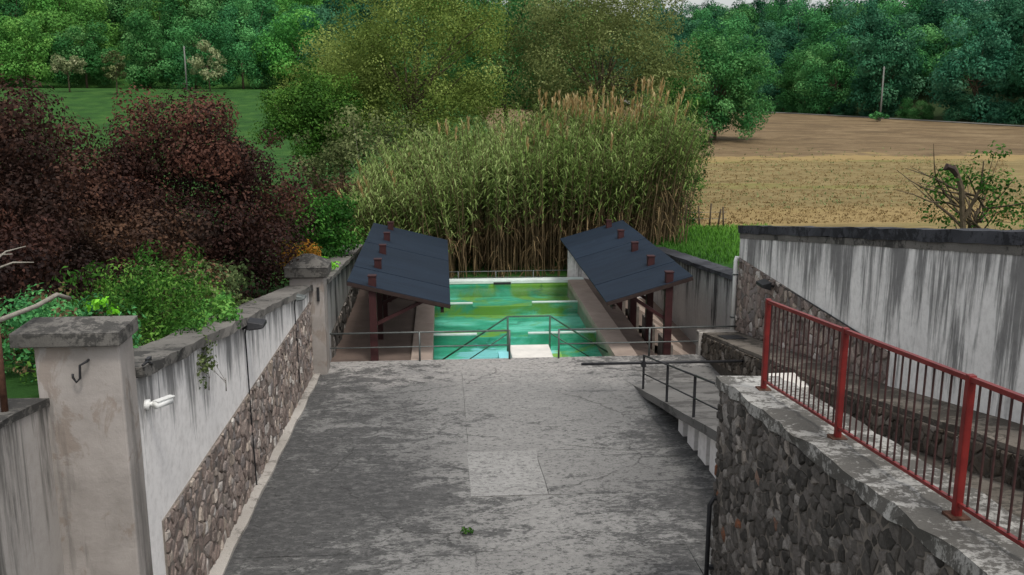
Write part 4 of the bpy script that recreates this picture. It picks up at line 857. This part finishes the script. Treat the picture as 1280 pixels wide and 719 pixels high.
# ------------------------------------------------------------------ trees behind the pool
def big(name, loc, mat, rad, cz, label, seed, ncl=130, rcl=(0.7, 1.4), per=120, leaf=0.3, tr=.22, bark='bark', low=-.75, **kw):
    pr = tree_proto(name, mat, rad, 2, seed, ncl, rcl, per, leaf, cz, bark, tr, low, .4, 26, kw.pop('stems', 1), .35, .6)
    return plant(name, pr, loc, label, 'tree', None)
def at(px, y): return (px - 551) / 1229 * y
def gz(x, y, dz=0): return (x, y, land(x, y) + dz)
big('olive_tree', gz(at(525, 56), 56), 'leaf_olive', (5.6, 4.6, 6.2), 7.6, 'broad olive-green tree with fine leaves behind the reeds', 201, 240, leaf=.14, per=380)
big('olive_tree', gz(at(745, 58), 58), 'leaf_sage', (5.4, 4.6, 6.2), 8.2, 'grey-olive tree rising above the tan reed plumes', 202, 230, leaf=.14, per=380)
big('broadleaf_tree', gz(at(640, 66), 66), 'leaf_wood', (5.0, 4.6, 6.0), 9.5, 'dark green tree between the olive and grey-olive trees', 203, 180, leaf=.17, per=330)
big('broadleaf_tree', gz(at(392, 52), 52), 'leaf_garden', (2.5, 2.4, 3.0), 5.0, 'rounded mid-green tree left of the olive tree', 204, 120, rcl=(.45, .95), leaf=.15, per=300)
big('olive_tree', gz(at(425, 60), 60), 'leaf_olive', (3.2, 3.0, 3.4), 6.4, 'small olive-green tree leaning against the rounded mid-green tree', 205, 110, leaf=.14, per=300)
bush('grey_thicket', gz(at(455, 47), 47), (3.6, 2.4, 3.0), 'tangled grey-green thicket between the purple bush and the reeds', 'bush', 'leaf_greyolive', 206, 120, (0.4, 0.8), 110, 0.18, 2.4, -.7, bark='bark_grey', tr=.05)
bush('dry_thicket', gz(at(420, 40), 40), (2.6, 2.0, 1.6), 'brown dry thicket above the bright green bush', 'bush', 'leaf_dry', 207, 70, (0.4, 0.7), 100, 0.16, 1.0, -.7, tr=.04)
bush('willow_shrub', gz(at(855, 44), 44), (1.5, 1.4, 3.6), 'fresh green upright willow shrub at the field end of the reeds', 'bush', 'leaf_bright', 208, 120, (0.25, 0.5), 90, 0.16, 3.2, -.9, tr=.05, aspect=.3)
big('broadleaf_tree', gz(at(902, 112), 112), 'leaf_wood', (6.0, 5.6, 6.6), 5.6, 'large round dark green tree at the field corner', 209, 230, rcl=(.8, 1.6), leaf=.3, per=230)
# bush on the right beyond the streaked wall
e = bush('thorn_bush', (12.2, 21.0, land(12.2, 21)), (1.15, 1.2, 1.1), 'leafy thorn bush with bare twigs beyond the streaked wall', 'bush', 'leaf_bright', 210, 46, (0.16, 0.36), 42, 0.10, 4.8 - land(12.2, 21), -.8, bark='bark', tr=.06, stems=5)
m = MB(); rd = random.Random(9)
for k in range(16):
    a = Vector((rd.uniform(-.6, .3), rd.uniform(-.4, .4), 4.3 - land(12.2, 21) + rd.uniform(-.3, .7))); d = Vector((rd.uniform(-1, .3), rd.uniform(-.4, .4), rd.uniform(.1, 1))).normalized(); p = [a]
    for q in range(4): d = (d + Vector((rd.uniform(-.3, .3), rd.uniform(-.2, .2), rd.uniform(-.2, .3)))).normalized(); p.append(p[-1] + d * rd.uniform(.3, .5))
    m.tube(p, [.03, .024, .018, .012, .005], 5, cap=False)
o = link('twigs', raw_mesh('twigs', m.v, m.f, 'bark', True, m.var), e)
e = empty('dead_stump', (11.9, 20.3, land(11.9, 20.3)), 'broken grey dead stump beside the thorn bush', 'stump')
MB().tube([(11.72, 20.3, 1.2), (11.6, 20.3, 3.6), (11.44, 20.33, 4.7), (11.36, 20.28, 5.1), (11.22, 20.3, 5.45), (11.17, 20.32, 5.6)], [.09, .07, .055, .065, .05, .03], 7).build('trunk', 'bark', e)
MB().tube([(11.27, 20.3, 5.34), (11.12, 20.29, 5.52), (11.0, 20.31, 5.56), (10.93, 20.3, 5.50)], [.05, .07, .085, .02], 6).build('broken_limb', 'timber_dark', e)
MB().tube([(11.5, 20.3, 4.4), (11.75, 20.2, 5.1), (11.7, 20.1, 5.7)], [.05, .03, .012], 6).build('twig', 'bark', e)

# ------------------------------------------------------------------ wood on the hill
protos = []
for k, (mt, rad) in enumerate([('leaf_wood', (4.6, 4.6, 5.0)), ('leaf_fresh', (4.4, 4.4, 4.4)), ('leaf_blue', (4.8, 4.8, 5.6)), ('leaf_wood', (4.0, 4.0, 5.8)), ('leaf_blue', (4.2, 4.2, 4.8)), ('leaf_fresh', (5.0, 5.0, 4.8))]):
    protos.append(tree_proto('wood_tree', mt, tuple(q * 1.12 for q in rad), 4, 300 + k, 52, (1.1, 2.2), 330, 0.42, 6.0, 'bark', .25, -.85, .66, 12, 1, .35))
LAB = {'leaf_wood': 'mid-green broadleaf tree of the wood on the far hillside', 'leaf_fresh': 'light yellow-green broadleaf tree of the wood on the far hillside', 'leaf_blue': 'dark bluish green broadleaf tree of the wood on the far hillside'}
rd = random.Random(12); KM = ['leaf_wood', 'leaf_fresh', 'leaf_blue', 'leaf_wood', 'leaf_blue', 'leaf_fresh']; cnt = 0
def wood(x, y, k, sc):
    global cnt; cnt += 1
    plant('wood_tree', protos[k], (x, y, land(x, y) - .3), LAB[KM[k]], 'tree', 'wood on the far hillside: ' + KM[k].split('_')[1] + ' trees', rd.uniform(0, 6.28), (sc, sc, sc * rd.uniform(.9, 1.15)))
for row in range(7):                                    # left and middle: behind the meadow
    y0 = 203 + row * 15 + row * row * 1.3; x = -0.47 * y0 - 6
    while x < 0.14 * y0 + 6:
        k = rd.choice([0, 1, 1, 5, 3, 5, 0] if x < -30 else [0, 3, 1, 4, 0, 2]); sc = rd.uniform(1.0, 1.45)
        wood(x + rd.uniform(-2, 2), y0 + rd.uniform(-4, 4), k, sc); x += rd.uniform(7.5, 10.5) * sc * .95
for row in range(7):                                    # right: behind the lane
    for q in frange(0, 1, 1 / 17):
        lx = 28 + (116 - 28) * q; ly = 372 - 2.5 * lx; off = 5 + row * 10 + rd.uniform(-3, 3)
        x = lx + off * .93 + rd.uniform(-3, 3); y = ly + off * .37 + rd.uniform(-3, 3)
        px = 551 + 1229 * x / y
        if px > 1420 or px < 760: continue
        if cnt > 285: continue
        wood(x, y, rd.choice([2, 4, 2, 0, 3, 4]), rd.uniform(1.0, 1.4))
for q in frange(0, 1, 1 / 26):
    lx = 30 + (114 - 30) * q; ly = 372 - 2.5 * lx; x = lx + 3.2 + rd.uniform(-.6, 1.2); y = ly + 1.6 + rd.uniform(-1, 1)
    if 551 + 1229 * x / y > 1420: continue
    k = rd.choice([2, 4, 0]); sc = rd.uniform(.45, .65)
    plant('hedge_tree', protos[k], (x, y, land(x, y) - 1.6), 'low dark green young tree in the hedge along the lane', 'tree', 'hedge trees along the lane', rd.uniform(0, 6.28), (sc, sc, sc * .8))
# single small trees and poles on the meadow
pp = tree_proto('meadow_tree', 'leaf_pale', (2.6, 2.6, 2.2), 2, 401, 30, (.5, 1.0), 60, .45, 4.2, 'bark', .15, -.5)
plant('meadow_tree', pp, gz(at(100, 176), 176), 'pale flowering small tree on the left meadow', 'tree', None)
pp = tree_proto('meadow_tree', 'leaf_greyolive', (1.8, 1.8, 3.2), 2, 402, 30, (.4, .8), 50, .42, 5.0, 'bark', .13, -.8)
plant('meadow_tree', pp, gz(at(156, 170), 170), 'slender grey-green tree on the left meadow', 'tree', None)
pp = tree_proto('meadow_tree', 'leaf_pale', (2.8, 2.8, 4.0), 2, 403, 40, (.5, 1.0), 60, .45, 5.0, 'bark', .15, -.8)
plant('meadow_tree', pp, gz(at(268, 182), 182), 'taller pale green tree beside the meadow pole', 'tree', None)
def pole(x, y, h, label):
    e = empty('utility_pole', gz(x, y), label, 'pole')
    z = land(x, y); MB().tube([(x, y, z - .5), (x, y, z + h)], [.17, .11], 8).build('shaft', 'pole_concrete', e, True)
    for s_ in (-.14, .14): MB().tube([(x + s_, y, z + h - .45), (x + s_, y, z + h - .22)], .06, 6).build('insulator', 'pole_concrete', e)
pole(at(1120, 160), 160, 9.0, 'grey utility pole beside the lane above the brown field')
pole(at(240, 186), 186, 8.0, 'grey utility pole among the small trees of the left meadow')
bush('pole_shrub', gz(at(1118, 157), 157), (1.3, 1.2, 0.9), 'dark round shrub at the foot of the lane pole', 'bush', 'leaf_wood', 410, 20, (.3, .6), 50, .35, .7, -.3)
# field fence
e = empty('stake_fence', gz(12.5, 43), 'row of leaning wooden stakes between grass strip and stubble field', 'fence')
for k, (px, ln) in enumerate([(872, .05), (886, -.06), (897, .03), (906, .08), (913, -.05), (860, .04)]):
    x = at(px, 43.5); y = 43.5 - k * .2; z = land(x, y); MB().tube([(x, y, z - .2), (x + ln * 1.6, y, z + .85 + .12 * (k % 3))], [.045, .035], 6).build('stake', 'fence_wood', e, True)
bx_ = at(838, 43.5), at(922, 43.5)
for zz in (.35, .65): MB().tube([(bx_[0], 43.4, land(bx_[0], 43.4) + zz), (bx_[1], 43.4, land(bx_[1], 43.4) + zz)], .008, 4).build('wire', 'iron_grey', e)
# grass behind the right wall
rg = np.random.default_rng(8); n = 9000
gx = rg.uniform(8.6, 15, n); gy = rg.uniform(31, 43.2, n); C = np.stack([gx, gy, np.array([land(a, b) for a, b in zip(gx, gy)])], 1); az = rg.uniform(0, 6.28, n)
D = np.stack([np.cos(az) * .45, np.sin(az) * .45, np.ones(n)], 1)
g_ = link('grass', blades(C, D, rg.uniform(.1, .28, n), np.full(n, .03), rg.uniform(0, .4, n), 'grass_blade', 'grass', 8)); tag(g_, 'short bright green grass strip behind the black streaked wall', 'grass', kind='stuff')
def tufts(name, n, x0, x1, y0, y1, mat, label, seed, hmax):
    rg = np.random.default_rng(seed); gy = y0 + (y1 - y0) * rg.random(n) ** 1.3; gx = rg.uniform(x0, x1, n) * (gy / y1) + 4 * (1 - gy / y1)
    C = np.stack([gx, gy, np.array([land(a, b) for a, b in zip(gx, gy)]) - .02], 1); C = np.repeat(C, 4, 0) + rg.normal(0, .06, (4 * n, 3)) * np.array([1.6, 1, 0]); az = rg.uniform(0, 6.28, 4 * n)
    D = np.stack([np.cos(az) * .7, np.sin(az) * .7, np.ones(4 * n)], 1)
    o = link(name, blades(C, D, rg.uniform(.1, hmax, 4 * n), np.full(4 * n, .06), rg.uniform(0, .6, 4 * n), mat, name, seed, np.repeat(rg.normal(.75, .15, n), 4))); tag(o, label, 'stubble', kind='stuff')
tufts('stubble', 5000, 8, 52, 44, 86, 'straw', 'dry straw stubble tufts over the golden field', 61, .22)
tufts('weed_tufts', 700, 8, 60, 50, 100, 'leaf_greyolive', 'scattered green weed tufts in the golden field', 62, .3)
bush('weed', (0.28, 13.75, rampz(13.75)), (0.12, 0.1, 0.07), 'tiny green weed sprouting from the ramp joint', 'plant', 'leaf_bright', 420, 7, (.04, .07), 12, .05, .04, -.3, tr=.005)
print('trees', cnt)
